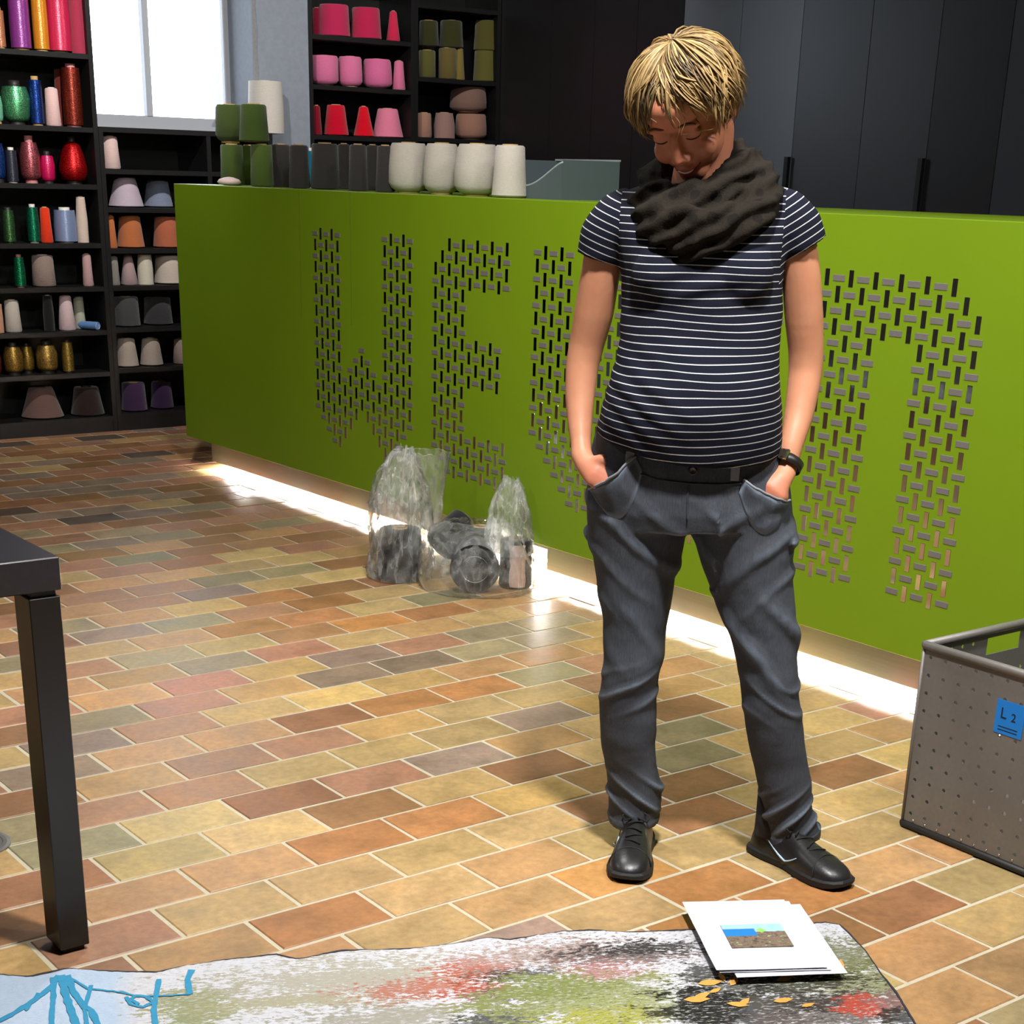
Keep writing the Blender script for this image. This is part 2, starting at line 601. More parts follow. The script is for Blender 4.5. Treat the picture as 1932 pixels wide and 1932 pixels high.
counter = empty('counter', (PXF, (CY0 + CY1) / 2, 0))
tag(counter, 'long lime green counter with woven steel lettering on its front', 'counter')
seams = [on(0, PXF, 565, 420)[1], on(0, PXF, 661, 420)[1]]
box('front_panel', PXF, PXF + .03, CY0, CY1, CZ0, CZ1, green, counter, .0015)
for sy in seams:
    box('panel_seam', PXF - .0004, PXF + .001, sy - .0008, sy + .0008, CZ1 - .50, CZ1 - .002, plain('seam_shadow_gap', srgb(70, 88, 12), .8), counter)
box('end_panel', PXF + .03, 2.66, CY1 - .03, CY1, CZ0, CZ1, green, counter, .0015)
box('countertop', PXF + .03, 2.70, CY0, CY1 - .03, CZ1 - .03, CZ1, green, counter, .0015)
box('back_panel', 2.63, 2.66, CY0, CY1 - .03, CZ0, CZ1 - .03, green, counter)
box('base_board', PXF + .03, 2.63, CY0, CY1 - .03, CZ0, CZ0 + .02, green, counter)
PLX = 2.012
nt1, nt0 = float(on(0, PLX, 985, 1050)[1]), float(on(0, PLX, 1032, 1060)[1])
box('plinth', PLX, PLX + .012, CY0, nt0, .034, CZ0, steel, counter)
box('plinth', PLX, PLX + .012, nt0, nt1, .108, CZ0, steel, counter)          # piece broken away above the light
box('plinth', PLX, PLX + .012, nt1, 3.99, .034, CZ0, steel, counter)
box('plinth', PLX, 2.56, 3.978, 3.99, .034, CZ0, steel, counter)
box('plinth_core', 2.14, 2.58, CY0, 3.88, 0, CZ0, black_paint, counter)
led = NT('led_tube')
led.set((0, 0, 0, 1), .5)
led.b.inputs['Emission Color'].default_value = (1.0, 0.95, 0.90, 1)
led.b.inputs['Emission Strength'].default_value = 700.0
led = led.m
MB().tube([(PLX + .055 - PXF, CY0 - counter.location.y, .048), (PLX + .055 - PXF, 3.93 - counter.location.y, .048)], .006, 10).obj('light_tube', led, counter)
MB().tube([(PLX + .06 - PXF, 3.935 - counter.location.y, .048), (2.5 - PXF, 3.935 - counter.location.y, .048)], .006, 10).obj('light_tube', led, counter)

PC, PR, ZR0 = 0.04363, 0.0427, 1.1345


def fill(spec):
    return {(c, r) for c, (a, b) in spec.items() for r in range(a, b + 1)}


Wl = fill({c: (t, b) for c, t, b in zip(range(17), [0] * 5 + [13, 12, 11, 10, 11, 12, 13] + [0] * 5,
                                       [16, 17, 18, 19, 19, 18, 17, 16, 15, 16, 17, 18, 19, 19, 18, 17, 16])})
El = set()
for r in range(20):
    if r < 4:
        El |= {(c, r) for c in range(max(0, 2 - r), 11)}
    elif 8 <= r <= 11:
        El |= {(c, r) for c in range(10)}
    elif r >= 16:
        El |= {(c, r) for c in range(max(0, r - 17), 11)}
    else:
        El |= {(c, r) for c in range(5)}
Vl = fill({c: (t, b) for c, t, b in zip(range(13), [0] * 5 + [13, 14, 13] + [0] * 5, [14, 15, 16, 17, 18, 19, 19, 19, 18, 17, 16, 15, 14])})
Nl = set()
for r in range(20):
    for c in range(13):
        if r < 4 and c <= 10 + r or c < 5 or c >= 8:
            if r < 4 and c > 10 + r:
                continue
            Nl.add((c, r))
mirrors, plates = [], []
for y0, cells_, even_plate in ((2.789, Wl, True), (1.919, El, False), (1.310, Vl, True), (0.612, El, False), (0.0036, Nl, False)):
    for c, r in cells_:
        y, z = y0 - c * PC, ZR0 - r * PR
        ((plates if ((c + r) % 2 == 0) == even_plate else mirrors)).append((y, z))


def inlay(name, spots, hw, hz, th, mat, kind_label):
    me = bpy.data.meshes.new(name)
    b = MB().box(-th, 0.001, -hw, hw, -hz, hz, 0.0007)
    me.from_pydata(b.v, [], b.f)
    me.materials.append(mat)
    spots = sorted(spots, key=lambda s: s[0])       # nearest first
    hidden = [s for s in spots if 0.10 < s[0] < 0.70]
    seen = [s for s in spots if not 0.10 < s[0] < 0.70]
    for y, z in seen[:300]:
        o = bpy.data.objects.new(name, me)
        col.objects.link(o)
        o.parent = counter
        o.location = (0, y - counter.location.y, z)
    m = MB()
    for y, z in seen[300:] + hidden:
        m.add([(p[0], p[1] + y - counter.location.y, p[2] + z) for p in b.v], b.f)
    if m.v:
        tag(m.obj(name + 's', mat, counter), kind='stuff')


inlay('steel_plate', plates, .0208, .0083, .0016, plate_mat, 'plate')
inlay('mirror_strip', mirrors, .0082, .0225, .0008, mirror_mat, 'strip')

# ------------------------------------------------------------------ shelving
SFY, SBY = 5.28, 5.655


def shelf_unit(name, label, x0, x1, ztop, boards, dividers=(), sides=(True, True), SFY=5.28, SBY=5.655):
    e = empty(name, ((x0 + x1) / 2, SBY, 0))
    tag(e, label, 'shelf')
    if sides[0]:
        box('side_panel', x0, x0 + .025, SFY, SBY, 0, ztop, black_paint, e)
    if sides[1]:
        box('side_panel', x1 - .025, x1, SFY, SBY, 0, ztop, black_paint, e)
    box('back_panel', x0 + .025, x1 - .025, SBY - .012, SBY, .0, ztop, black_paint, e)
    for d in dividers:
        box('divider', d - .0125, d + .0125, SFY + .001, SBY - .012, .06, ztop - .025, black_paint, e)
    for z in boards:
        xs = [x0 + .025] + [q for d in dividers for q in (d - .0125, d + .0125)] + [x1 - .025]
        for a, b in zip(xs[::2], xs[1::2]):
            box('shelf_board', a, b, SFY + .002, SBY - .012, z - .024, z, black_paint, e)
    box('top_board', x0 + .025, x1 - .025, SFY, SBY - .012, ztop - .025, ztop, black_paint, e)
    box('kickboard', x0 + .025, x1 - .025, SFY + .004, SFY + .02, 0, boards[-1] - .024, black_paint, e)
    return e


LZ = [1.893, 1.548, 1.273, 0.983, 0.764, 0.539, 0.321, 0.082]
RZ = [1.351, 1.161, 0.955, 0.765, 0.547, 0.333, 0.09]
XL1 = on(1, SFY, 178, 170)[0] + .005
shelf_unit('yarn_shelf', 'tall black yarn shelf left of the window', 0.62, XL1, 2.75, [2.24] + LZ, (1.34,))
shelf_unit('yarn_shelf', 'tall black yarn shelf far left, outside the photo', -1.60, 0.615, 2.75, [2.24] + LZ, (-.5,))
shelf_unit('low_shelf', 'low black yarn shelf under the window ledge', XL1 + .002, WX1 - .004, 1.555, RZ, (2.72,))
PZ = [2.45, 2.073, 1.819, 1.559, 1.30, 1.05, .8, .55, .3, .09]
XPD = float(on(1, PFY, 779, 120)[0])
PZ[1], PZ[2], PZ[3] = [float(on(1, PFY + .02, 680, y)[2]) for y in (72, 165, 258)]
OZ1, OZ2 = float(on(1, PFY + .02, 860, 150)[2]), float(on(1, PFY + .02, 860, 262)[2])
pz_o = [2.30, OZ1, OZ2, 1.30, 1.05, .8, .55, .3, .09]
shelf_unit('yarn_shelf', 'tall black shelf of pink yarn right of the window', XP0, XPD + .012, 2.75, PZ, SFY=PFY, SBY=5.835)
shelf_unit('yarn_shelf', 'tall black shelf of olive and beige yarn beside the cabinets', XPD + .0125, CABX - .005, 2.75, pz_o, SFY=PFY, SBY=5.835)

# ------------------------------------------------------------------ cones of yarn
_ym = {}


def yarn_mat(rgb, shiny=0):
    key = (rgb, shiny)
    if key in _ym:
        return _ym[key]
    t = NT('yarn_%d_%d_%d_%s' % (*rgb, ('wool', 'silk', 'lurex')[shiny]))
    p = t.obj()
    base = srgb(*rgb)
    w = t.n('TexWave', wave_type='BANDS', bands_direction='Z')
    w.inputs['Scale'].default_value = 95 if not shiny else 60
    w.inputs['Distortion'].default_value = 3.5
    w.inputs['Detail'].default_value = 2
    w.inputs['Detail Scale'].default_value = 2.5
    t.l(p, w.inputs['Vector'])
    n = t.noise(p, 160 if not shiny else 220, 2)
    dk = tuple(x * 0.78 for x in base[:3]) + (1,)
    c = t.mix(t.math('MULTIPLY', w.outputs['Fac'], .6), base, dk)
    c = t.mix(n, t.mix(1.0, c, (.82, .82, .82, 1), 'MULTIPLY'), c)
    if shiny == 2:
        g = t.ramp(t.noise(p, 420, 1), [(.45, (.25, .25, .25)), (.65, (1.6, 1.6, 1.6))])
        c = t.mix(1.0, c, g, 'MULTIPLY')
        t.set(c, 0.32, 0.75)
    elif shiny == 1:
        t.set(c, 0.28, 0.25, 0.8)
    else:
        t.set(c, 0.95, 0.0, 0.1)
        t.b.inputs['Sheen Weight'].default_value = 0.25
    t.bump(t.math('ADD', w.outputs['Fac'], n), 0.5 if not shiny else .25, 0.0015)
    _ym[key] = t.m
    return t.m


core_mats = {'card': plain('cardboard_tube', srgb(186, 150, 96), 0.8), 'white': plain('plastic_tube', srgb(222, 214, 205), 0.45),
             'pink': plain('pink_tube', srgb(200, 130, 130), 0.5), 'dark': plain('dark_tube', srgb(40, 34, 32), 0.5)}


def cone(label, group, loc, r, h, top, rgb, shiny=0, shape='cone', core='card', name='yarn_cone', tilt=None):
    """one cone of wound yarn standing on a core tube; loc is the middle of its foot"""
    tip = min(.018, h * .08) if shiny else .004
    if shape == 'cone':
        prof = [(r * .90, tip * .5), (r, tip * .5 + .006), (r * (.5 + .5 * top), h * .5), (r * top + .002, h - tip - .006), (r * top - .004, h - tip)]
    elif shape == 'cheese':      # cylinder-like body with rounded lower edge
        prof = [(r * .55, .004), (r * .86, h * .10), (r, h * .2), (r * .985, h * .5), (r * top + .003, h - tip - .012), (r * top - .004, h - tip)]
    elif shape == 'bottle':      # king spool, swelling at the foot
        prof = [(r * .55, h * .06), (r * .92, h * .12), (r, h * .2), (r * (.25 + .75 * top + .2), h * .6), (r * top, h * .86), (r * top * .8, h - tip * 1.8)]
    elif shape == 'reel':        # straight tall reel
        prof = [(r, tip * .6), (r, h * .5), (r * top, h - tip)]
    elif shape == 'egg':
        prof = [(r * .5, h * .05), (r * .85, h * .1), (r, h * .26), (r * .96, h * .4), (r * .8, h * .62), (r * .55, h * .82), (r * .3, h - tip * 1.5)]
    prof = [(max(a, .004), b) for a, b in prof]
    b = MB().lathe(prof, 26)
    o = b.obj(name, yarn_mat(rgb, shiny), None, angle=50)
    o.location = loc
    tr_ = max(.008, min(r * top * .55, .028))
    br_ = min(r * .9, max(tr_ * 1.5, r * .55))
    MB().lathe([(br_, 0), (br_ * .97, h * .1), (tr_, h * .9), (tr_, h), (tr_ * .8, h), (tr_ * .78, h * .92)], 18, caps=False).obj('core_tube', core_mats[core], o, smooth=True)
    if tilt:
        o.rotation_euler = tilt
    tag(o, label, 'yarn cone', group)
    return o


def shelf_cone(label, group, xl, xr, yt, zb, top, rgb, shiny=0, shape='cone', core='card', dy=0.03, zoff=0.0, SFY=5.28):
    """cone on a shelf board: xl, xr = edges of its foot and yt = its top in the photograph"""
    xc = (xl + xr) / 2
    y = SFY + dy + .07
    for _ in range(2):
        p = on(1, y, xc, pix((on(1, y, xc, 300)[0], y, zb))[1])
        dpt = (RM @ (p - CP))[2]
        r = (xr - xl) / 2 * dpt / FPX
        y = SFY + dy + r
    x = on(1, y, xc, pix((p[0], y, zb))[1])[0]
    top_z = on(1, y, xc, yt)[2]
    return cone(label, group, (x, y, zb + zoff), r, max(.05, top_z - zb - zoff), top, rgb, shiny, shape, core)


G1 = 'shiny yarn cones on the tall shelf left of the window'
S = shelf_cone
# row on the top visible board
S('small copper and teal thread reel at the left edge of the top shelf', G1, -8, 12, 14, LZ[0], .95, (190, 120, 80), 1, 'reel')
S('tall violet silk reel on the top shelf', G1, 22, 60, -70, LZ[0], .93, (150, 60, 150), 1, 'reel')
S('golden orange silk reel between violet and pink reels', G1, 65, 94, -40, LZ[0], .95, (235, 150, 30), 1, 'reel')
S('hot pink silk reel on the top shelf', G1, 92, 136, -30, LZ[0], .92, (225, 45, 90), 1, 'reel')
S('dull raspberry cone at the right end of the top shelf', G1, 135, 167, -10, LZ[0], .9, (180, 58, 84), 0, 'reel')
G2 = 'spools on the second shelf from the top'
S('pale mint spool cut by the left edge of the photo', G2, -14, 7, 172, LZ[1], .8, (130, 205, 170), 1, 'bottle')
S('fat glittering mint green king spool', G2, 8, 57, 152, LZ[1], .9, (120, 215, 150), 2, 'bottle', 'dark')
S('slim royal blue lurex reel with cream top', G2, 59, 84, 144, LZ[1], .95, (40, 80, 170), 2, 'reel', 'card')
S('small pale pink cone beside the blue reel', G2, 87, 116, 165, LZ[1], .75, (240, 200, 195), 0, 'cone', 'white')
S('tall rust brown lurex reel with pink top', G2, 122, 158, 121, LZ[1], .92, (165, 62, 44), 2, 'reel', 'pink')
S('plum cone hidden behind the rust brown reel', G2, 108, 130, 130, LZ[1], .8, (110, 40, 34), 0, 'reel', 'dark', dy=.14)
G3 = 'spools on the third shelf from the top'
S('glittering cobalt blue spool at the left edge of the photo', G3, -16, 12, 258, LZ[2], .85, (50, 95, 190), 2, 'bottle', 'dark')
S('thin dark slate reel with silver glint', G3, 14, 36, 278, LZ[2], .9, (48, 52, 66), 1, 'reel', 'white')
S('rose lurex spool wrapped in paper at its foot', G3, 41, 79, 256, LZ[2], .72, (214, 110, 120), 2, 'bottle', 'pink')
S('small magenta silk spool behind the rose spool', G3, 79, 105, 285, LZ[2], .8, (220, 15, 95), 1, 'bottle', 'dark')
S('scarlet egg-shaped lurex spool', G3, 114, 167, 257, LZ[2], .5, (235, 28, 30), 2, 'egg', 'dark')
G4 = 'spools on the fourth shelf from the top'
S('moss green lurex reel at the left of its shelf', G4, 8, 31, 391, LZ[3], .9, (88, 140, 86), 2, 'reel', 'dark')
S('emerald glitter reel on a white foot', G4, 54, 77, 385, LZ[3], .85, (30, 150, 110), 2, 'reel', 'white')
S('bright vermilion cone between emerald and silver reels', G4, 77, 101, 390, LZ[3], .65, (240, 60, 22), 0, 'cone')
S('broad silver blue silk reel', G4, 104, 147, 391, LZ[3], .9, (136, 152, 190), 1, 'reel', 'white')
S('tall pale cream cone on an ochre foot', G4, 147, 168, 370, LZ[3], .75, (224, 200, 186), 0, 'reel', 'card')
G5 = 'spools on the fifth shelf from the top'
S('slim sea green glitter reel on a white foot', G5, 29, 50, 480, LZ[4], .8, (30, 150, 100), 2, 'reel', 'pink')
S('wide taupe cone on a tin lid', G5, 62, 106, 480, LZ[4], .85, (152, 132, 122), 0, 'cone', 'white')
S('narrow dusty pink cone at the right of the fifth shelf', G5, 157, 177, 478, LZ[4], .7, (196, 156, 156), 0, 'cone')
G6 = 'spools on the sixth shelf from the top'
S('peach reel cut by the left edge of the photo', G6, -10, 8, 572, LZ[5], .9, (206, 150, 120), 0, 'reel')
S('pale cone wrapped in orange paper at its foot', G6, 10, 42, 565, LZ[5], .75, (200, 190, 178), 0, 'cone', 'white')
S('black spool in the middle of the sixth shelf', G6, 84, 104, 556, LZ[5], .8, (26, 24, 26), 0, 'reel', 'white')
S('pale pink cone with a wide rim on the sixth shelf', G6, 111, 144, 556, LZ[5], .6, (216, 190, 192), 0, 'cone', 'pink')
S('ivory and teal cone behind the lying blue spool', G6, 140, 163, 556, LZ[5], .7, (190, 190, 170), 0, 'cone', 'dark', dy=.10)
ls = cone('light blue spool lying on its side with open end', G6, (0, 0, 0), .021, .13, .95, (96, 140, 200), 0, 'reel', 'white')
lp = on(1, SFY + .03, 182, 607)
ls.location = (lp[0], SFY + .012, LZ[5] + .0225)
ls.rotation_euler = (math.radians(-90), 0, math.radians(28))
G7 = 'gold spools on the seventh shelf from the top'
S('dark red spool cut by the left edge of the photo', G7, -18, 4, 655, LZ[6], .8, (90, 14, 20), 1, 'bottle', 'dark')
S('large gold lurex spool at the left', G7, 10, 45, 645, LZ[6], .78, (190, 150, 70), 2, 'bottle', 'dark')
S('narrow gold lurex spool between the two large ones', G7, 41, 66, 645, LZ[6], .8, (180, 145, 60), 2, 'bottle', 'dark', dy=.09)
S('large gold lurex spool in the middle', G7, 71, 110, 642, LZ[6], .78, (200, 160, 80), 2, 'bottle', 'dark')
S('slim gold reel at the right of the gold spools', G7, 119, 141, 640, LZ[6], .85, (176, 146, 66), 2, 'reel', 'dark')
G8 = 'shaggy cones on the lowest shelf'
S('shaggy pinkish brown mohair cone', G8, 42, 120, 728, LZ[7], .55, (112, 84, 78), 0, 'cone', 'dark')
S('shaggy dark brown cone', G8, 135, 197, 728, LZ[7], .7, (44, 30, 26), 0, 'cone', 'dark')

H1 = 'yarn cones on the low shelf under the window'
cone_k = S('slim shell pink cone alone under the window ledge', H1, 194, 228, 256, RZ[0], .72, (228, 196, 190), 0, 'cone')
S('large lilac white cone at the top left of the low shelf', H1, 206, 271, 333, RZ[1], .58, (196, 178, 192), 0, 'cone')
S('pale blue-grey cone touching the counter edge', H1, 272, 326, 338, RZ[1], .7, (128, 136, 158), 0, 'cone', dy=.10)
S('narrow orange brown cone on the low shelf', H1, 203, 222, 405, RZ[2], .5, (196, 112, 62), 0, 'cone')
S('broad caramel cone on the low shelf', H1, 222, 273, 405, RZ[2], .72, (188, 110, 66), 0, 'cone')
S('terracotta cone half hidden by the counter', H1, 290, 342, 407, RZ[2], .8, (178, 100, 72), 0, 'cone')
S('narrow grey cone on the low shelf', H1, 207, 227, 482, RZ[3], .7, (142, 136, 130), 0, 'cone')
S('tapered mauve cone on the low shelf', H1, 228, 261, 478, RZ[3], .4, (176, 150, 150), 0, 'cone')
S('leaning cream cone on the low shelf', H1, 261, 290, 478, RZ[3], .85, (214, 206, 186), 0, 'reel')
S('large ivory cone half hidden by the counter', H1, 292, 346, 479, RZ[3], .85, (212, 196, 184), 0, 'cone')
S('charcoal cone at the left of its shelf', H1, 215, 265, 558, RZ[4], .88, (70, 69, 70), 0, 'cone')
S('charcoal cone nearer the counter', H1, 272, 326, 558, RZ[4], .86, (62, 61, 63), 0, 'cone', dy=.06)
S('oatmeal cone at the left of its shelf', H1, 220, 262, 637, RZ[5], .7, (176, 160, 148), 0, 'cone')
S('oatmeal cone in the middle of its shelf', H1, 265, 308, 637, RZ[5], .7, (166, 152, 140), 0, 'cone')
S('oatmeal cone partly behind the counter', H1, 327, 362, 637, RZ[5], .75, (160, 140, 134), 0, 'cone')
S('dark purple cone at the left of the bottom shelf', H1, 230, 278, 720, RZ[6], .85, (60, 36, 68), 0, 'cone')
S('dark purple cone near the counter on the bottom shelf', H1, 285, 328, 718, RZ[6], .8, (56, 35, 68), 0, 'cone', dy=.06)

P1 = 'pink and red cones right of the window'
import functools
S = functools.partial(shelf_cone, SFY=PFY)
S('crimson cone behind the shelf edge on the top pink shelf', P1, 588, 610, 14, PZ[1], .8, (150, 24, 60), 0, 'cone', dy=.14)
S('large crimson pink cone at the top left', P1, 600, 661, 8, PZ[1], .88, (196, 42, 88), 0, 'cone')
S('large crimson pink cone at the top middle', P1, 661, 720, 14, PZ[1], .86, (198, 38, 82), 0, 'cone')
S('slim crimson pink cone at the top right', P1, 729, 755, 20, PZ[1], .45, (224, 44, 84), 0, 'cone')
S('candy pink cheese-shaped cone at the left of the middle row', P1, 586, 639, 104, PZ[2], .95, (222, 116, 158), 0, 'cheese')
S('candy pink cone second in the middle row', P1, 638, 684, 106, PZ[2], .9, (226, 118, 162), 0, 'cheese')
S('wide candy pink cone third in the middle row', P1, 684, 740, 111, PZ[2], .88, (226, 112, 160), 0, 'cheese')
S('slim candy pink cone at the right of the middle row', P1, 740, 765, 114, PZ[2], .62, (228, 120, 158), 0, 'cone')
S('dark crimson cone at the left of the red row', P1, 588, 608, 198, PZ[3], .6, (130, 10, 34), 0, 'cone')
S('broad scarlet red cone in the red row', P1, 611, 658, 197, PZ[3], .68, (205, 4, 40), 0, 'cone')
S('slim bright red cone in the red row', P1, 667, 706, 200, PZ[3], .4, (222, 4, 34), 0, 'cone')
S('shaggy light pink cone in the red row', P1, 702, 761, 204, PZ[3], .62, (236, 130, 160), 0, 'cone')

P2 = 'olive and beige cones right of the pink shelf'


OL = (96, 94, 46)
row = [(789, 822, OL, .92, 'cone', 'at the left'), (826, 862, (112, 98, 52), .9, 'cone', 'second from the left'), (856, 877, (140, 122, 60), .55, 'cone', 'slim, third from the left'), (892, 940, (108, 104, 50), .86, 'cone', 'at the right')]
for xl, xr, rgb, tp, shp, note in row:
    S('olive yarn cone in the lower olive row, %s' % note, P2, xl, xr, 94 if note[0] != 's' else 90, OZ1, tp, rgb, 0, shp)
zt = on(1, PFY + .1, 860, 93)[2] + .002
for xl, xr, rgb, note in ((789, 828, (58, 59, 27), 'at the left'), (828, 874, (62, 63, 30), 'in the middle'), (893, 943, (98, 94, 44), 'at the right')):
    S('dark olive cone stacked on the lower olive row %s' % note, P2, xl, xr, 38, zt, .86, rgb, 0, 'cone')
S('small salmon beige cone at the left of the beige row', P2, 785, 815, 212, OZ2, .84, (170, 126, 108), 0, 'cone')
S('slim mauve beige cone in the beige row', P2, 818, 858, 212, OZ2, .8, (164, 128, 120), 0, 'reel')
S('wide salmon beige cone at the right of the beige row', P2, 858, 918, 214, OZ2, .9, (172, 126, 108), 0, 'cheese')
zt2 = on(1, PFY + .1, 888, 213)[2] + .002
S('wide dusty beige cone stacked on the salmon beige one', P2, 848, 918, 163, zt2, .9, (140, 108, 96), 0, 'cheese')

# ------------------------------------------------------------------ things on the countertop
ZT = CZ1


def top_cone(label, group, xl, xr, yt, x_depth, top, rgb, shape='cone', z=ZT, core='card'):
    xc = (xl + xr) / 2
    p = on(0, x_depth, xc, 350)
    d = (RM @ (p - CP))[2]
    r = (xr - xl) / 2 * d / FPX
    p = on(0, x_depth, xc, pix((x_depth, p[1], z))[1])
    tz = on(0, x_depth, xc, yt)[2]
    return cone(label, group, (x_depth, p[1], z), r, tz - z, top, rgb, 0, shape, core)


GG = 'moss green cones on the counter'
GRN, GRN2 = (70, 88, 36), (78, 98, 40)
top_cone('moss green cone at the left end of the counter, lower row', GG, 417, 462, 271, 2.10, .88, GRN)
top_cone('moss green cone behind in the lower green row', GG, 452, 492, 273, 2.30, .86, (80, 98, 42))
top_cone('moss green cone third in the lower green row', GG, 473, 517, 271, 2.05, .88, GRN2)
zg = on(0, 2.1, 460, 271)[2] + .003
top_cone('moss green cone stacked at the left over the lower row', GG, 408, 462, 196, 2.14, .88, (66, 82, 38), 'cheese', zg)
top_cone('moss green cone stacked at the right over the lower row', GG, 452, 508, 195, 2.03, .82, (68, 88, 34), 'cone', zg)
GK = 'charcoal cones on the counter'
CH = (58, 54, 52)
for i, (xl, xr, yt, xd, tp, note) in enumerate([
        (511, 550, 271, 2.16, .92, 'first from the left'), (545, 586, 272, 2.06, .80, 'second from the left'),
        (586, 642, 269, 2.10, .84, 'third and widest'), (638, 662, 270, 2.30, .9, 'fourth, half hidden'),
        (657, 695, 271, 2.06, .78, 'fifth, narrow'), (691, 716, 272, 2.28, .9, 'sixth, half hidden'),
        (708, 746, 273, 2.06, .74, 'seventh with yellow tip'), ]):
    top_cone('charcoal wool cone on the counter, %s' % note, GK, xl, xr, yt, xd, tp, CH)
GW = 'off-white cones on the counter'
WH = (204, 196, 184)
for xl, xr, yt, xd, tp, shp, note in [(733, 808, 268, 2.12, .86, 'cheese', 'first from the left'), (798, 868, 269, 2.14, .82, 'cheese', 'second from the left'),
                                      (856, 942, 270, 2.10, .82, 'cheese', 'third and widest'), (927, 994, 272, 2.06, .80, 'cone', 'at the right, straight-sided')]:
    top_cone('off-white wool cone on the counter, %s' % note, GW, xl, xr, yt, xd, tp, WH, shp)
# tall white cone on the window ledge
py = 5.37
q0 = on(1, py, 503, 250)
bz_ = 1.5555
r_ = 33 * (RM @ (q0 - CP))[2] / FPX
cone('tall off-white cone standing on the window ledge', None, (q0[0], py, bz_), r_, on(1, py, 500, 152)[2] - bz_, .93, (214, 206, 196), 0, 'reel', 'white')

# grey plastic bin with a scooped side
bin_mat = plain('grey_plastic', srgb(78, 88, 92), 0.45)
bx0, bx1 = 2.10, 2.36
by1, by0 = on(0, 2.2, 985, 340)[1], on(0, 2.2, 1102, 340)[1]
bz1 = on(0, bx0, 1097, 302)[2]
be = empty('storage_bin', ((bx0 + bx1) / 2, (by0 + by1) / 2, ZT))
tag(be, 'grey plastic desk bin with scooped front on the green counter', 'bin')
box('back_wall', bx1 - .006, bx1, by0, by1, ZT, bz1, bin_mat, be)
box('side_wall', bx0 + .006, bx1 - .006, by0, by0 + .006, ZT, bz1, bin_mat, be)
box('side_wall', bx0 + .006, bx1 - .006, by1 - .006, by1, ZT, bz1, bin_mat, be)
box('bottom', bx0 + .006, bx1 - .006, by0 + .006, by1 - .006, ZT, ZT + .006, bin_mat, be)
fv, n = [], 24
for i in range(n + 1):
    s_ = i / n
    y = by0 + (by1 - by0) * s_
    k = min(1.0, s_ / .62)
    z = bz1 - .008 - (bz1 - ZT) * .62 * (math.sin(k * math.pi / 2) ** 1.3)
    fv.append((y, z))
rings = [[(bx0, y, ZT), (bx0, y, z), (bx0 + .006, y, z), (bx0 + .006, y, ZT)] for y, z in fv]
MB().rings([[(a - be.location.x, b - be.location.y, c - ZT) for a, b, c in r] for r in rings]).obj('front_wall', bin_mat, be)
MB().tube([(bx0 + .003 - be.location.x, y - be.location.y, z - ZT) for y, z in fv], .004, 8).obj('rim', plain('light_rim', srgb(150, 158, 160), .4), be, smooth=True)
box('top_rim', bx1 - .010, bx1 + .004, by0, by1, bz1, bz1 + .006, plain('pale_rim', srgb(140, 146, 150), .4), be)
# small things by the cones
blue_b = cone('turquoise plastic bottle seen between charcoal cones', None, (2.45, on(0, 2.45, 591, 330)[1], ZT), .035, on(0, 2.45, 591, 279)[2] - ZT, .85, (20, 130, 165), 1, 'reel', 'white', name='plastic_bottle')
blue_b['category'] = 'bottle'
rp = on(0, 2.02, 425, 343)
ball = MB().lathe([(.006, 0), (.045, .004), (.055, .014), (.045, .026), (.02, .034), (.004, .036)], 20).obj('yarn_label_roll', plain('white_pink_paper', srgb(206, 180, 182), .7), None, smooth=True)
ball.location = (2.04, rp[1], ZT)
tag(ball, 'small white and pink paper roll at the foot of the green cones', 'paper roll')
# ------------------------------------------------------------------ black table at the left
tbl_mat = plain('black_ash_veneer', srgb(21, 19, 19), 0.28, grain=0.2, gscale=70, bump=0.05)
tb = empty('table', (-1.0, -.0, 0))
tag(tb, 'black square-legged table cut off at the left edge', 'table')
TX1, TY0 = -.549, -.561
box('tabletop', TX1 - .90, TX1, TY0, TY0 + 1.2, .692, .750, plain('black_ash_painted_sheen', srgb(38, 36, 39), 0.24, grain=0.2, gscale=70, bump=0.05), tb, .002)  # top coloured lighter than the legs, reflected light painted in
for lx, ly in ((TX1 - .058, TY0 + .006), (TX1 - .892, TY0 + .006), (TX1 - .058, TY0 + 1.128), (TX1 - .892, TY0 + 1.128)):
    lg = box('leg', lx, lx + .056, ly, ly + .072, .010, .681, tbl_mat, tb, .0015)
    box('leg_joint', lx + .006, lx + .050, ly + .006, ly + .066, .681, .692, black_paint, lg)
    box('foot_glide', lx + .008, lx + .048, ly + .008, ly + .064, 0, .010, plain('black_rubber', srgb(18, 18, 18), .8), lg)

# round steel floor socket
disc_mat = plain('dull_floor_steel', srgb(150, 146, 140), .4, .8)
dc = empty('floor_socket', (-.562, .045, 0))
tag(dc, 'round steel floor socket lid at the left edge of the floor', 'floor socket')
MB().lathe([(.078, 0), (.078, .003), (.070, .004), (.062, .004), (.060, .0028), (.004, .0028)], 36).obj('lid', disc_mat, dc, smooth=False)
MB().lathe([(.050, .0028), (.050, .0042), (.040, .0042), (.040, .0028)], 36, caps=False).obj('ring', disc_mat, dc)

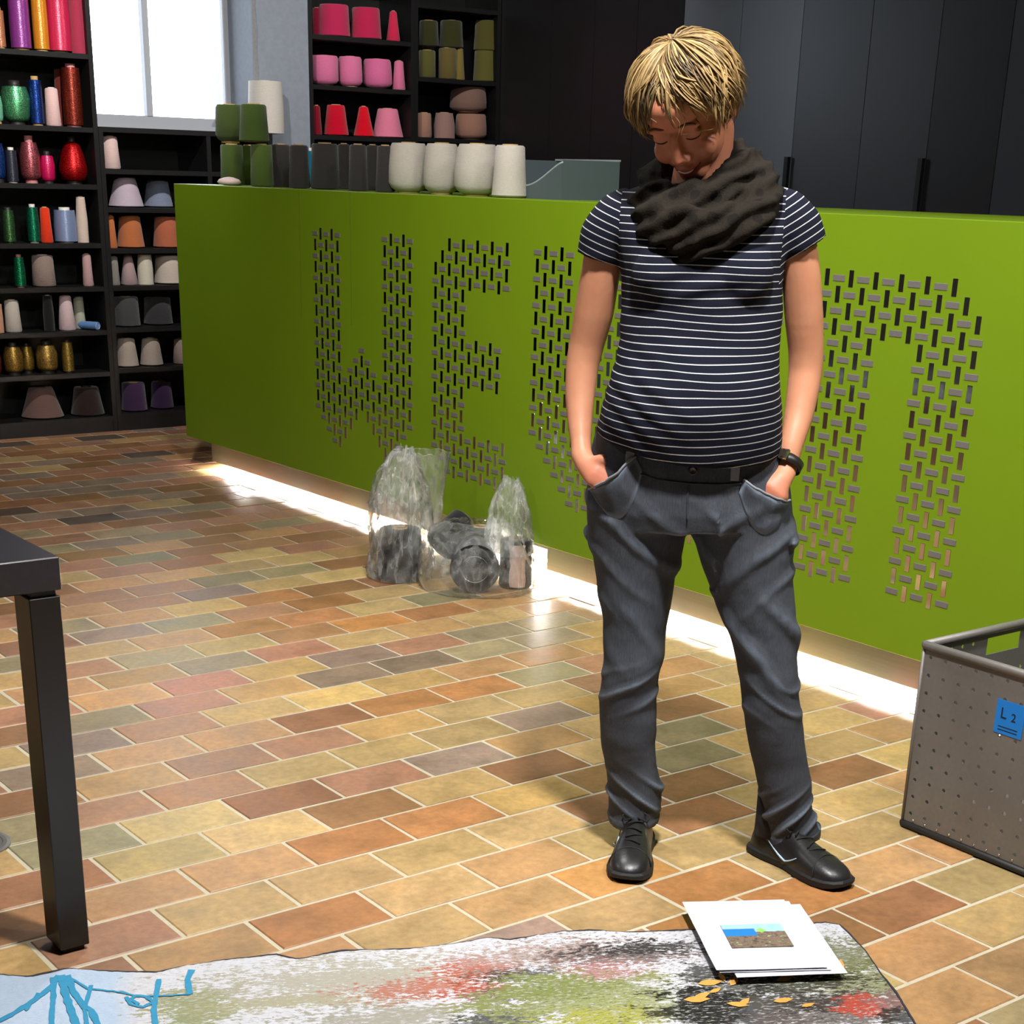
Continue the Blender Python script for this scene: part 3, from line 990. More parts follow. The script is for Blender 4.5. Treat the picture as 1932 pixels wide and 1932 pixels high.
# ------------------------------------------------------------------ perforated metal crate
galv = NT('worn_galvanised_metal')
g1 = galv.noise(galv.pos(), 7, 4, .6)
g2 = galv.noise(galv.pos(), 90, 3)
gc = galv.mix(g1, srgb(108, 105, 102), srgb(136, 132, 128))
gc = galv.mix(galv.math('MULTIPLY', g2, .35), gc, srgb(96, 90, 84))
galv.set(gc, galv.math('ADD', .40, galv.math('MULTIPLY', g2, .25)), .35)
galv.bump(g2, .08, .002)
galv = galv.m
KX0, KX1, KY0, KY1, KZ = 1.232, 1.810, -1.50, -1.010, 0.430
crate = empty('metal_crate', ((KX0 + KX1) / 2, (KY0 + KY1) / 2, 0))
tag(crate, 'grey perforated metal crate with blue label at the right edge', 'crate')


def perforated(name, u0, u1, z0, z1, place, pitch=.038, r=.0046, slot=None):
    """sheet with real round holes; place(u, z) -> xyz"""
    nu, nz = int((u1 - u0) / pitch), int((z1 - z0) / pitch)
    pu, pz = (u1 - u0) / nu, (z1 - z0) / nz
    b = MB()
    for i in range(nu):
        for j in range(nz):
            a, c = u0 + i * pu, z0 + j * pz
            m, k = a + pu / 2, c + pz / 2
            if slot and slot[0] - pu < m < slot[1] + pu and slot[2] - pz * .9 < k < slot[3] + pz * .9:
                inside_u = max(a, slot[0]) < min(a + pu, slot[1])
                inside_z = max(c, slot[2]) < min(c + pz, slot[3])
                if inside_u and inside_z:
                    us = sorted({a, a + pu, min(max(slot[0], a), a + pu), min(max(slot[1], a), a + pu)})
                    zs = sorted({c, c + pz, min(max(slot[2], c), c + pz), min(max(slot[3], c), c + pz)})
                    for ua, ub in zip(us, us[1:]):
                        for za, zb in zip(zs, zs[1:]):
                            if slot[0] < (ua + ub) / 2 < slot[1] and slot[2] < (za + zb) / 2 < slot[3]:
                                continue
                            b.add([place(ua, za), place(ub, za), place(ub, zb), place(ua, zb)], [(0, 1, 2, 3)])
                    continue
                b.add([place(a, c), place(a + pu, c), place(a + pu, c + pz), place(a, c + pz)], [(0, 1, 2, 3)])
                continue
            outer = [(a, c), (m, c), (a + pu, c), (a + pu, k), (a + pu, c + pz), (m, c + pz), (a, c + pz), (a, k)]
            inner = [(m + r * math.cos(t), k + r * math.sin(t)) for t in [math.radians(225 + 45 * q) for q in range(8)]]
            b.add([place(*p) for p in outer + inner], [(q, (q + 1) % 8, 8 + (q + 1) % 8, 8 + q) for q in range(8)])
    o = b.obj(name, galv, crate)
    bm = bmesh.new()
    bm.from_mesh(o.data)
    bmesh.ops.remove_doubles(bm, verts=bm.verts, dist=1e-5)
    bmesh.ops.recalc_face_normals(bm, faces=bm.faces)
    bm.to_mesh(o.data)
    bm.free()
    md = o.modifiers.new('thickness', 'SOLIDIFY')
    md.thickness = .002
    md.offset = 0
    return o


cx_, cy_ = crate.location.x, crate.location.y
perforated('side_wall', KY0, KY1, .018, KZ, lambda u, z: (KX0 - cx_, u - cy_, z))
perforated('side_wall', KY0, KY1, .018, KZ, lambda u, z: (KX1 - cx_, u - cy_, z))
perforated('end_wall', KX0, KX1, .018, KZ, lambda u, z: (u - cx_, KY1 - cy_, z), slot=(1.457, 1.580, .375, .415))
perforated('end_wall', KX0, KX1, .018, KZ, lambda u, z: (u - cx_, KY0 - cy_, z), slot=(1.457, 1.580, .375, .415))
box('bottom', KX0, KX1, KY0, KY1, .012, .018, galv, crate)
rim = [(KX0, KY0), (KX1, KY0), (KX1, KY1), (KX0, KY1), (KX0, KY0)]
for (a, b_), (c_, d_) in zip(rim, rim[1:]):
    MB().tube([(a - cx_, b_ - cy_, KZ + .004), (c_ - cx_, d_ - cy_, KZ + .004)], (.0095), 12).obj('rolled_rim', galv, crate, smooth=True)
for (a, b_), (c_, d_) in zip(rim, rim[1:]):  # dark tube round the bottom of the crate
    MB().tube([(a - cx_, b_ - cy_, .0085), (c_ - cx_, d_ - cy_, .0085)], .0085, 10).obj('bottom_edge', plain('dark_bottom_edge', srgb(26, 25, 24), .6), crate, smooth=True)
for (a, b_) in rim[:4]:
    MB().tube([(a - cx_, b_ - cy_, .016), (a - cx_, b_ - cy_, KZ)], .0045, 8).obj('corner_seam', galv, crate, smooth=True)
for i in range(14):
    y = KY1 - .03 - i * .034
    MB().lathe([(.0035, 0), (.0028, .0015), (.0005, .002)], 8).obj('rivet', plain('bright_rivet', srgb(220, 214, 205), .25, 1.0), crate, smooth=True)
    rv = bpy.context.scene.objects[-1] if False else [o for o in crate.children if o.name.startswith('rivet')][-1]
    rv.location = (KX0 - .001 - cx_, y - cy_, .024)
    rv.rotation_euler = (0, -math.pi / 2, 0)
lbl = box('blue_label', KX0 - .0022, KX0 - .0012, -1.289, -1.218, .293, .367, plain('blue_sticker', srgb(20, 120, 205), .45), crate)
lbl['label'] = 'bright blue sticker marked L 2'
ink = plain('black_ink', srgb(18, 20, 40), .6)
# flat letters on the label: text x runs towards -y, up is +z, facing -x
TM = Matrix(((0, 0, -1, -.0008), (-1, 0, 0, 0), (0, 1, 0, 0), (0, 0, 0, 1)))
for body, dy, dz, sz in (('L', .016, .008, .034), ('2', -.010, .004, .026)):
    m = TM.copy()
    m[1][3], m[2][3] = dy, dz
    text_mesh('lettering', body, sz, ink, lbl, m)
for k in range(2):
    box('printed_line', KX0 - .0026, KX0 - .0022, -1.277, -1.228, .302 + k * .006, .3038 + k * .006, ink, lbl).location = Vector((-.0008, .001, -.028 + k * .007))

# ------------------------------------------------------------------ woven tapestry on the floor
far_px = [(-260, 1885), (-90, 1862), (0, 1849), (60, 1852), (130, 1838), (215, 1846), (300, 1846), (345, 1832), (420, 1822), (520, 1812), (560, 1820), (640, 1805), (760, 1800), (860, 1788),
          (920, 1776), (960, 1783), (1060, 1772), (1120, 1768), (1200, 1767), (1290, 1763), (1400, 1758), (1500, 1753), (1555, 1748), (1583, 1752)]
far_e = [on(2, 0.0, x, y)[:2] for x, y in far_px]
right_px = [(1605, 1772), (1632, 1800), (1660, 1842), (1690, 1880), (1722, 1932), (1770, 2010), (1800, 2080)]
right_e = [on(2, 0.0, x, y)[:2] for x, y in right_px]
e1 = (far_e[-1] - far_e[2])
e1 /= np.linalg.norm(e1)
e2 = np.array([e1[1], -e1[0]])
if e2 @ (right_e[-1] - right_e[0]) < 0:
    e2 = -e2
O2 = far_e[2]
NU, NVV = 420, 170
us_far = np.array([(p - O2) @ e1 for p in far_e])
vs_far = np.array([(p - O2) @ e2 for p in far_e])
us_r = np.array([(p - O2) @ e1 for p in right_e])
vs_r = np.array([(p - O2) @ e2 for p in right_e])
VMAX = 0.95
U0 = us_far[0]
rv_, rf_ = [], []
for j in range(NVV + 1):
    v_ = VMAX * j / NVV
    ur = np.interp(v_, [0] + list(vs_r) + [VMAX], [us_far[-1]] + list(us_r) + [us_r[-1] - .02])
    for i in range(NU + 1):
        s_ = i / NU
        u_ = U0 + (ur - U0) * s_
        vf = np.interp(u_, us_far, vs_far)
        vv = vf + (VMAX - vf) * j / NVV + .003 * noise.noise((u_ * 14, 3.1, 0)) * (1 if j == 0 else 0)
        z = .0075 + .0012 * noise.noise((u_ * 90, vv * 60, 0)) + .0045 * max(0, noise.noise((u_ * 3.1, vv * 3.5, 9)))
        if j < 14:
            z += (.010 * max(0.0, noise.noise((u_ * 4.2, 7.7, 0))) + .002) * (1 - j / 14) ** 1.5
        w = O2 + e1 * u_ + e2 * vv
        rv_.append((w[0], w[1], z))
for j in range(NVV):
    for i in range(NU):
        a = j * (NU + 1) + i
        rf_.append((a, a + 1, a + NU + 2, a + NU + 1))
# thickness: side skirt
edge = [i for i in range(NU + 1)] + [j * (NU + 1) + NU for j in range(1, NVV + 1)] + [NVV * (NU + 1) + i for i in range(NU - 1, -1, -1)] + [j * (NU + 1) for j in range(NVV - 1, 0, -1)]
nb = len(rv_)
for i in edge:
    p = rv_[i]
    rv_.append((p[0], p[1], 0.0005))
for k in range(len(edge)):
    k2 = (k + 1) % len(edge)
    rf_.append((edge[k2], edge[k], nb + k, nb + k2))
rc = np.mean(np.array(rv_), 0)
rug = mesh_obj('tapestry_rug', [(x - rc[0], y - rc[1], z) for x, y, z in rv_], rf_, None, None, True)
rug.location = (rc[0], rc[1], 0)
tag(rug, 'colourful woven tapestry sample lying on the brick floor', 'tapestry')
ruv = np.array([[(p[0] - O2[0]) * e1[0] + (p[1] - O2[1]) * e1[1], (p[0] - O2[0]) * e2[0] + (p[1] - O2[1]) * e2[1]] for p in rv_])
at = rug.data.attributes.new('ruv', 'FLOAT_VECTOR', 'POINT')
at.data.foreach_set('vector', np.column_stack([ruv, np.zeros(len(ruv))]).astype(np.float32).ravel())


def rug_uv(x, y):
    p = on(2, .008, x, y)[:2] - O2
    return p @ e1, p @ e2


t = NT('woven_tapestry')
uv = t.n('Attribute', attribute_name='ruv').outputs['Vector']
sep = t.n('SeparateXYZ')
t.l(uv, sep.inputs[0])
U, V = sep.outputs[0], sep.outputs[1]
streak = t.noise(t.scaled(uv, (58, 135, 1)), 1.0, 4, .7)
fine = t.noise(t.scaled(uv, (90, 320, 1)), 1.0, 2, .6)
blot = t.noise(t.scaled(uv, (5, 9, 1)), 1.0, 3, .6)
blot2 = t.noise(t.scaled(uv, (14, 22, 1)), 1.3, 3, .6)


def around(px, py, su, sv, wob=.9):
    """soft elliptical zone of the woven picture, ragged by the weave streaks"""
    u0, v0 = rug_uv(px, py)
    du = t.math('DIVIDE', t.math('SUBTRACT', U, float(u0)), su)
    dv = t.math('DIVIDE', t.math('SUBTRACT', V, float(v0)), sv)
    d = t.math('SQRT', t.math('ADD', t.math('MULTIPLY', du, du), t.math('MULTIPLY', dv, dv)))
    d = t.math('ADD', d, t.math('MULTIPLY', t.math('SUBTRACT', streak, .5), wob * 3.6))
    d = t.math('ADD', d, t.math('MULTIPLY', t.math('SUBTRACT', blot2, .5), 2.0))
    return t.math('SUBTRACT', 1.0, t.math('MULTIPLY', t.math('SUBTRACT', d, .75), 5.0), clamp=True)


white_y = t.mix(streak, srgb(166, 166, 175), srgb(210, 210, 215))
c = white_y
# pale blue left end
ub, _ = rug_uv(290, 1900)
mask = t.math('MULTIPLY', t.math('SUBTRACT', float(ub), t.math('ADD', U, t.math('MULTIPLY', blot, .06))), 22.0, clamp=True)
c = t.mix(mask, c, t.mix(blot, srgb(156, 176, 200), srgb(182, 194, 210)))
for px_, py_, su, sv, colr, wob in [
        (370, 1900, .09, .10, (150, 156, 96), 1.0), (560, 1890, .20, .03, (178, 174, 130), 1.2), (700, 1850, .30, .10, (186, 180, 160), 1.3), (740, 1920, .18, .05, (170, 166, 150), 1.2),
        (900, 1830, .10, .06, (196, 92, 66), 1.1), (830, 1862, .16, .04, (196, 120, 100), 1.4), (930, 1870, .10, .05, (188, 84, 60), 1.1),
        (985, 1840, .10, .04, (70, 66, 60), 1.2), (960, 1880, .09, .05, (96, 92, 80), 1.1), (950, 1922, .10, .05, (44, 44, 46), .9),
        (1060, 1800, .20, .05, (186, 160, 150), 1.3), (1180, 1800, .18, .05, (120, 100, 96), 1.2), (1220, 1790, .14, .03, (52, 50, 52), 1.2), (1130, 1840, .10, .05, (186, 120, 116), 1.3),
        (1100, 1885, .22, .10, (150, 158, 92), .8), (1180, 1905, .16, .08, (166, 172, 110), .8), (1150, 1925, .12, .05, (182, 182, 80), .9), (1040, 1860, .12, .06, (140, 150, 84), .8),
        (1640, 1860, .20, .11, (146, 150, 92), 1.0), (1560, 1810, .16, .10, (120, 124, 76), 1.0),
        (1450, 1860, .22, .05, (60, 62, 46), 1.0), (1400, 1905, .18, .09, (28, 28, 26), .5), (1330, 1840, .05, .05, (34, 34, 30), .6), (1340, 1900, .08, .09, (30, 30, 28), .5),
        (1520, 1890, .12, .05, (88, 84, 76), 1.1), (1560, 1915, .14, .06, (110, 98, 94), 1.0), (1600, 1890, .14, .05, (64, 60, 58), 1.0),
        (1650, 1895, .075, .05, (206, 82, 62), .45), (1688, 1890, .05, .05, (140, 116, 112), .8), (1700, 1920, .05, .04, (40, 40, 36), .7)]:
    c = t.mix(t.math('MULTIPLY', around(px_, py_, su, sv, wob), .88), c, srgb(*[q * .84 for q in colr]))
# loose weft streaks of light and dark thread
light = t.ramp(t.noise(t.scaled(uv, (62, 210, 1)), 1.0, 3, .6), [(.56, (0, 0, 0)), (.62, (1, 1, 1))])
dark = t.ramp(t.noise(t.scaled(uv, (56, 190, 1)), 1.7, 3, .6), [(.57, (0, 0, 0)), (.63, (1, 1, 1))])
notblue = t.math('SUBTRACT', 1.0, mask)
zone_r = t.math('MULTIPLY', t.math('SUBTRACT', U, float(rug_uv(880, 1850)[0])), 9.0, clamp=True)
c = t.mix(t.math('MULTIPLY', t.math('MULTIPLY', light, .75), notblue), c, srgb(172, 172, 168))
c = t.mix(t.math('MULTIPLY', t.math('MULTIPLY', dark, .8), zone_r), c, srgb(34, 34, 38))
c = t.mix(t.math('MULTIPLY', t.math('MULTIPLY', t.math('SUBTRACT', dark, .45), .5, clamp=True), notblue), c, srgb(150, 142, 120))
c = t.mix(t.math('MULTIPLY', fine, .25), c, t.mix(1.0, c, (.6, .6, .6, 1), 'MULTIPLY'))
t.set(c, .92, spec=.15)
t.bump(t.math('ADD', streak, fine), .6, .004)
rug.data.materials.append(t.m)
# dark selvedge along the edges
sel = MB()
pts = [(rv_[i][0] - rc[0], rv_[i][1] - rc[1], rv_[i][2] - .001) for i in range(0, NU + 1, 2)] + [(rv_[j * (NU + 1) + NU][0] - rc[0], rv_[j * (NU + 1) + NU][1] - rc[1], rv_[j * (NU + 1) + NU][2]) for j in range(2, NVV + 1, 2)]
sel.tube(pts, [.0012 + .0022 * max(0, noise.noise((k_ * .13, 2.2, 0)) + .35) for k_ in range(len(pts))], 6, up=(0, 0, 1))
sel.obj('selvedge', plain('dark_selvedge', srgb(44, 42, 48), .9), rug, smooth=True)


def rz_at(x, y):
    """height of the rug surface near a floor point"""
    p = np.array([x, y]) - O2
    d = (ruv[:nb, 0] - p @ e1) ** 2 + (ruv[:nb, 1] - p @ e2) ** 2
    return rv_[int(np.argmin(d))][2]


# woven blue line drawing
cyan = plain('cyan_woven_line', srgb(44, 128, 164), .9, grain=.15, gscale=200)
for pts_, w in [([(110, 1842), (100, 1860), (60, 1890), (20, 1915), (-30, 1940)], .006), ([(100, 1846), (101, 1880), (98, 1910), (97, 1940)], .005), ([(116, 1842), (122, 1870), (132, 1900), (148, 1945)], .007),
                ([(128, 1842), (138, 1870), (160, 1900), (172, 1905), (190, 1945)], .006), ([(132, 1846), (165, 1865), (230, 1872), (262, 1880), (360, 1876)], .0025), ([(72, 1873), (50, 1905), (52, 1905)], .003),
                ([(300, 1850), (294, 1880), (290, 1905), (294, 1940)], .005), ([(362, 1832), (354, 1848), (358, 1876)], .006),
                ([(238, 1880), (246, 1894), (270, 1900), (290, 1890), (276, 1880), (256, 1878), (246, 1886), (262, 1894)], .0035), ([(172, 1860), (160, 1900), (165, 1945)], .004)]:
    ps = [on(2, .009, x, y) for x, y in pts_]
    dense = []
    for a, b_ in zip(ps, ps[1:]):
        for k in range(8):
            dense.append(a + (b_ - a) * k / 8)
    dense.append(ps[-1])
    L, Rr = [], []
    for i, p in enumerate(dense):
        d = dense[min(i + 1, len(dense) - 1)] - dense[max(i - 1, 0)]
        d = d[:2] / (np.linalg.norm(d[:2]) + 1e-9)
        nrm = np.array([-d[1], d[0]])
        ww = w * (1 + .35 * noise.noise((p[0] * 60, p[1] * 60, 0)))
        for lst, sg in ((L, 1), (Rr, -1)):
            q_ = p[:2] + nrm * ww * sg
            lst.append((q_[0] - rc[0], q_[1] - rc[1], rz_at(*q_) + .0016))
    v_ = L + Rr
    n_ = len(L)
    mesh_obj('woven_line', v_, [(i, n_ + i, n_ + i + 1, i + 1) for i in range(n_ - 1)], cyan, rug)
# yellow woven leaves
leaf_m = plain('ochre_woven_leaf', srgb(190, 142, 66), .9, grain=.2, gscale=150)
for x, y, ang, ln in [(1340, 1853, .1, .050), (1385, 1849, .9, .04), (1362, 1842, 1.6, .03), (1410, 1830, .2, .04), (1482, 1845, .3, .045), (1315, 1886, 0, .05), (1392, 1894, -.3, .04), (1405, 1889, .7, .035),
                      (1478, 1886, .1, .04), (1525, 1895, .3, .03), (1585, 1820, 1.1, .045), (1560, 1823, .1, .04), (1350, 1868, .5, .03), (1325, 1878, .4, .04)]:
    p = on(2, .010, x, y)
    v_ = []
    for k in range(8):
        tt = [0, .25, .55, .8, 1, .8, .55, .25][k]
        hw = [0, .2, .24, .12, 0, -.12, -.24, -.2][k]
        du, dv = (tt - .5) * ln, hw * ln * .75
        q_ = p[:2] + e1 * (du * math.cos(ang) - dv * math.sin(ang)) + (-e2) * (du * math.sin(ang) + dv * math.cos(ang)) * 1.2
        v_.append((q_[0] - rc[0], q_[1] - rc[1], rz_at(*q_) + .0018))
    mesh_obj('woven_leaf', v_, [tuple(range(8))], leaf_m, rug)

# ------------------------------------------------------------------ sheets of paper
paper = plain('white_copy_paper', srgb(198, 198, 208), .75, grain=.02, gscale=30)


def sheet(corners_px, z, label, name='paper_sheet', curl=0):
    tl, tr_, bl_ = [on(2, z, x, y)[:2] for x, y in corners_px]
    ex = tr_ - tl
    ex /= np.linalg.norm(ex)
    ey = np.array([ex[1], -ex[0]])
    if ey @ (bl_ - tl) < 0:
        ey = -ey
    w, h, n = .210, .297, 12
    c0 = tl + ex * w / 2 + ey * h / 2
    v, f = [], []
    for layer in (0, 1):
        for j in range(n + 1):
            for i in range(n + 1):
                p = ex * (i / n - .5) * w + ey * (j / n - .5) * h
                zz = .0012 * noise.noise((i * .3 + z * 900, j * .3, 0)) + curl * ((j / n) ** 3) + curl * .5 * (1 - i / n) ** 4
                v.append((p[0], p[1], max(0, zz) - layer * .0004))
    m = (n + 1) ** 2
    for j in range(n):
        for i in range(n):
            a = j * (n + 1) + i
            f.append((a, a + n + 1, a + n + 2, a + 1))
            f.append((m + a, m + a + 1, m + a + n + 2, m + a + n + 1))
    bd = [i for i in range(n + 1)] + [j * (n + 1) + n for j in range(1, n + 1)] + [n * (n + 1) + i for i in range(n - 1, -1, -1)] + [j * (n + 1) for j in range(n - 1, 0, -1)]
    for k in range(len(bd)):
        a, b_ = bd[k], bd[(k + 1) % len(bd)]
        f.append((a, b_, m + b_, m + a))
    o = mesh_obj(name, v, f, paper, None)
    o.location = (c0[0], c0[1], z)
    tag(o, label, 'paper')
    return o, ex, ey


PAPZ = .024
sheet([(1318, 1712), (1500, 1706), (1372, 1822)], PAPZ, 'lowest white sheet sticking out to the right of the paper stack')
sheet([(1296, 1704), (1490, 1700), (1345, 1820)], PAPZ + .0022, 'middle white sheet of the paper stack on the tapestry')
top, ex, ey = sheet([(1287, 1702), (1481, 1697), (1330, 1824)], PAPZ + .0044, 'top white sheet with a small colour picture on it', curl=.0015)
pt = NT('printed_landscape')
pv = pt.n('TexCoord').outputs['Object']
ps_ = pt.n('SeparateXYZ')
pt.l(pv, ps_.inputs[0])
n_a = pt.noise(pt.scaled(pv, (60, 90, 1)), 1, 4, .65)
n_b = pt.noise(pt.scaled(pv, (140, 260, 1)), 1, 3, .65)
ground = pt.ramp(n_a, [(.30, srgb(34, 34, 30)), (.42, srgb(96, 84, 70)), (.5, srgb(150, 120, 110)), (.58, srgb(90, 100, 50)), (.66, srgb(190, 184, 168))])
ground = pt.mix(pt.math('MULTIPLY', n_b, .5), ground, srgb(60, 50, 46))
X_, Y_ = ps_.outputs[0], ps_.outputs[1]
sky = pt.math('MULTIPLY', pt.math('SUBTRACT', pt.math('ADD', Y_, pt.math('MULTIPLY', n_a, .006)), .018), 500, clamp=True)
cc = pt.mix(sky, ground, pt.mix(n_a, srgb(110, 190, 235), srgb(190, 196, 190)))
lake = pt.math('MULTIPLY', pt.math('MULTIPLY', pt.math('SUBTRACT', .018, pt.math('ABSOLUTE', pt.math('SUBTRACT', Y_, .013))), 400, clamp=True),
               pt.math('MULTIPLY', pt.math('SUBTRACT', .004, X_), 300, clamp=True))
lake = pt.math('MULTIPLY', lake, pt.math('MULTIPLY', pt.math('ADD', Y_, .002), 500, clamp=True))
cc = pt.mix(lake, cc, srgb(30, 120, 190))
lg_ = pt.math('SUBTRACT', 1.0, pt.math('MULTIPLY', pt.math('ADD', pt.math('ABSOLUTE', pt.math('SUBTRACT', X_, .014)), pt.math('ABSOLUTE', pt.math('SUBTRACT', Y_, .022))), 70), clamp=True)
cc = pt.mix(pt.math('MULTIPLY', lg_, 2.0, clamp=True), cc, srgb(140, 200, 90))
pt.set(cc, .6)
pw, ph = .120, .098
pic = mesh_obj('printed_picture', [(-pw / 2, -ph / 2, 0), (pw / 2, -ph / 2, 0), (pw / 2, ph / 2, 0), (-pw / 2, ph / 2, 0)], [(0, 1, 2, 3)], pt.m, top)
ang = math.atan2(ex[1], ex[0])
pic.location = (ex[0] * .006 + ey[0] * .012, ex[1] * .006 + ey[1] * .012, .0022)
pic.rotation_euler = (0, 0, ang)
# ------------------------------------------------------------------ the standing woman
from mathutils.bvhtree import BVHTree
PM = np.array([0.744, -0.867, 0.0])
HV = (PM - CP)[:2].copy()
PD = np.linalg.norm(HV)
HV /= PD
RV = np.array([HV[1], -HV[0]])


def W(px, py, Y=0.0):
    """point of the figure (x across, y away from the viewer, z up, metres) seen at a pixel, at depth Y"""
    d = ray(px, py)
    p = CP + (PD + Y) / (d[:2] @ HV) * d
    return np.array([(p - PM)[:2] @ RV, Y, p[2]])


def remesh(mb, voxel, smooth=2, name='tmp'):
    me = bpy.data.meshes.new(name)
    me.from_pydata(mb.v, [], mb.f)
    bm = bmesh.new()
    bm.from_mesh(me)
    bmesh.ops.recalc_face_normals(bm, faces=bm.faces)
    bm.to_mesh(me)
    bm.free()
    o = bpy.data.objects.new(name, me)
    col.objects.link(o)
    m = o.modifiers.new('r', 'REMESH')
    m.mode = 'VOXEL'
    m.voxel_size = voxel
    if smooth:
        s = o.modifiers.new('s', 'SMOOTH')
        s.iterations = smooth
        s.factor = .5
    dg = bpy.context.evaluated_depsgraph_get()
    res = bpy.data.meshes.new_from_object(o.evaluated_get(dg))
    bpy.data.objects.remove(o)
    res.polygons.foreach_set('use_smooth', [True] * len(res.polygons))
    return res


def coords(me):
    a = np.empty(len(me.vertices) * 3)
    me.vertices.foreach_get('co', a)
    return a.reshape(-1, 3)


def normals(me):
    a = np.empty(len(me.vertices) * 3)
    me.vertices.foreach_get('normal', a)
    return a.reshape(-1, 3)


def put(me, co):
    me.vertices.foreach_set('co', co.ravel())
    me.update()


def ell(c, u, v, n=28, e=2.0):
    out = []
    for k in range(n):
        a = 2 * math.pi * k / n
        ca, sa = math.cos(a), math.sin(a)
        x, y = np.sign(ca) * abs(ca) ** (2 / e), np.sign(sa) * abs(sa) ** (2 / e)
        out.append(np.array(c) + np.array(u) * x + np.array(v) * y)
    return out


def hring(py, L, R, Yc, hy, e=2.2, pyR=None):
    a, b = W(L, py, Yc), W(R, pyR if pyR else py, Yc)
    return ell((a + b) / 2, (b - a) / 2, (0, hy, 0), e=e)


def blob(mb, c, r, rot=None, n=16):
    v, f = [], []
    for i in range(n + 1):
        th = math.pi * i / n
        for j in range(n):
            ph = 2 * math.pi * j / n
            p = np.array([math.sin(th) * math.cos(ph) * r[0], math.sin(th) * math.sin(ph) * r[1], math.cos(th) * r[2]])
            if rot is not None:
                p = rot @ p
            v.append(np.array(c) + p)
    for i in range(n):
        for j in range(n):
            f.append((i * n + j, i * n + (j + 1) % n, (i + 1) * n + (j + 1) % n, (i + 1) * n + j))
    mb.add(v, f)


def rot3(ax, deg):
    return np.array(Matrix.Rotation(math.radians(deg), 3, ax))


# --- skin: head, neck, trunk, arms, hands, legs in one surface
HR = rot3('Y', -9) @ rot3('Z', -20) @ rot3('X', 40) @ np.diag([1.0, 1.0, .95])
HC = W(1297, 204, -.055)


def hd(x, y, z):
    return HC + HR @ np.array([x, y, z])


body = MB()
blob(body, hd(0, .012, .028), (.075, .093, .086), HR)
blob(body, hd(0, -.024, -.030), (.065, .066, .081), HR)
blob(body, hd(0, -.060, -.086), (.030, .030, .024), HR)
blob(body, hd(0, -.058, .052), (.056, .036, .040), HR)
for s in (-1, 1):
    blob(body, hd(s * .036, -.060, -.036), (.025, .026, .026), HR)
    blob(body, hd(s * .079, .006, -.010), (.009, .020, .031), HR @ rot3('Z', s * 20))
    blob(body, hd(s * .031, -.0735, .005), (.017, .012, .011), HR)
    blob(body, hd(s * .030, -.0775, .025), (.024, .009, .008), HR)
    blob(body, hd(s * .0130, -.096, -.035), (.0078, .009, .007), HR)
body.tube([hd(0, -.085, .018), hd(0, -.089, .004), hd(0, -.096, -.014), hd(0, -.102, -.030), hd(0, -.097, -.037)], [.008, .0095, .0112, .0128, .009], 12)
body.tube([hd(-.024, -.083, -.060), hd(-.012, -.0905, -.0605), hd(0, -.093, -.0600), hd(.012, -.0905, -.0605), hd(.024, -.083, -.060)], [.0025, .0050, .0055, .0050, .0025], 10)
body.tube([hd(-.021, -.082, -.073), hd(-.010, -.088, -.0765), hd(0, -.090, -.078), hd(.010, -.088, -.0765), hd(.021, -.082, -.073)], [.0025, .0055, .0065, .0055, .0025], 10)
NB = W(1322, 372, .02)
body.tube([hd(0, .03, -.03), hd(0, .035, -.085), (HC + HR @ np.array([0, .035, -.085])) * .45 + NB * .55, NB, NB - np.array([0, -.01, .05])], [.058, .055, .055, .062, .07], 18)
# trunk core under the clothes
body.rings([hring(py, L + 14, R - 14, Yc, hy - .02) for py, L, R, Yc, hy in [
    (372, 1180, 1466, .02, .07), (400, 1160, 1486, .015, .09), (470, 1168, 1482, 0, .105), (560, 1172, 1478, 0, .105), (650, 1172, 1472, -.01, .105), (740, 1150, 1470, -.02, .115), (840, 1125, 1478, 0, .12), (940, 1110, 1490, 0, .125)]])
ARM_R = [(1180, 402, .005, .034), (1148, 440, .01, .040), (1132, 520, .02, .0385), (1121, 590, .035, .0395), (1107, 650, .045, .0355), (1098, 690, .042, .0335), (1094, 745, .025, .0305), (1094, 795, .0, .0255), (1096, 840, -.03, .0205)]
ARM_L = [(1470, 402, .005, .034), (1499, 440, .01, .039), (1512, 520, .02, .0375), (1517, 600, .035, .0375), (1521, 660, .045, .0350), (1520, 700, .045, .0335), (1514, 745, .03, .0315), (1506, 790, .01, .0285), (1494, 835, -.02, .0240), (1486, 872, -.035, .0215)]


def armtube(mb, path, grow=0.0):
    pts = [W(x, y, Y) for x, y, Y, r in path]
    # refine
    P2, R2 = [], []
    for i in range(len(pts) - 1):
        for k in range(4):
            t_ = k / 4
            P2.append(pts[i] * (1 - t_) + pts[i + 1] * t_)
            R2.append(path[i][3] * (1 - t_) + path[i + 1][3] * t_ + grow)
    P2.append(pts[-1])
    R2.append(path[-1][3] + grow)
    P2 = np.array(P2)
    for _ in range(2):
        P2[1:-1] = (P2[:-2] + 2 * P2[1:-1] + P2[2:]) / 4
    mb.tube(P2, R2, 18)


armtube(body, ARM_R)
armtube(body, ARM_L)


def hand(mb, wrist, palm0, palm1, tips, thumb):
    """palm as a flattened tube, four fingers of different lengths going on into the pocket and a thumb from the side"""
    n_ = len(wrist)
    pts = wrist + [palm0, palm1]
    rr = [(.0205, .0205)] * 1 + [(.022, .019)] * (n_ - 1) + [(.034, .017), (.036, .014)]
    mb.tube(pts, rr, 16, up=hand.up)
    for base, mid, tip, r in tips:
        mb.tube([base, base * .5 + mid * .5, mid, mid * .5 + tip * .5, tip], [r, r * 1.02, r * .98, r * .9, r * .7], 10)
    mb.tube(thumb, [.014, .0125, .0115, .0085], 10)


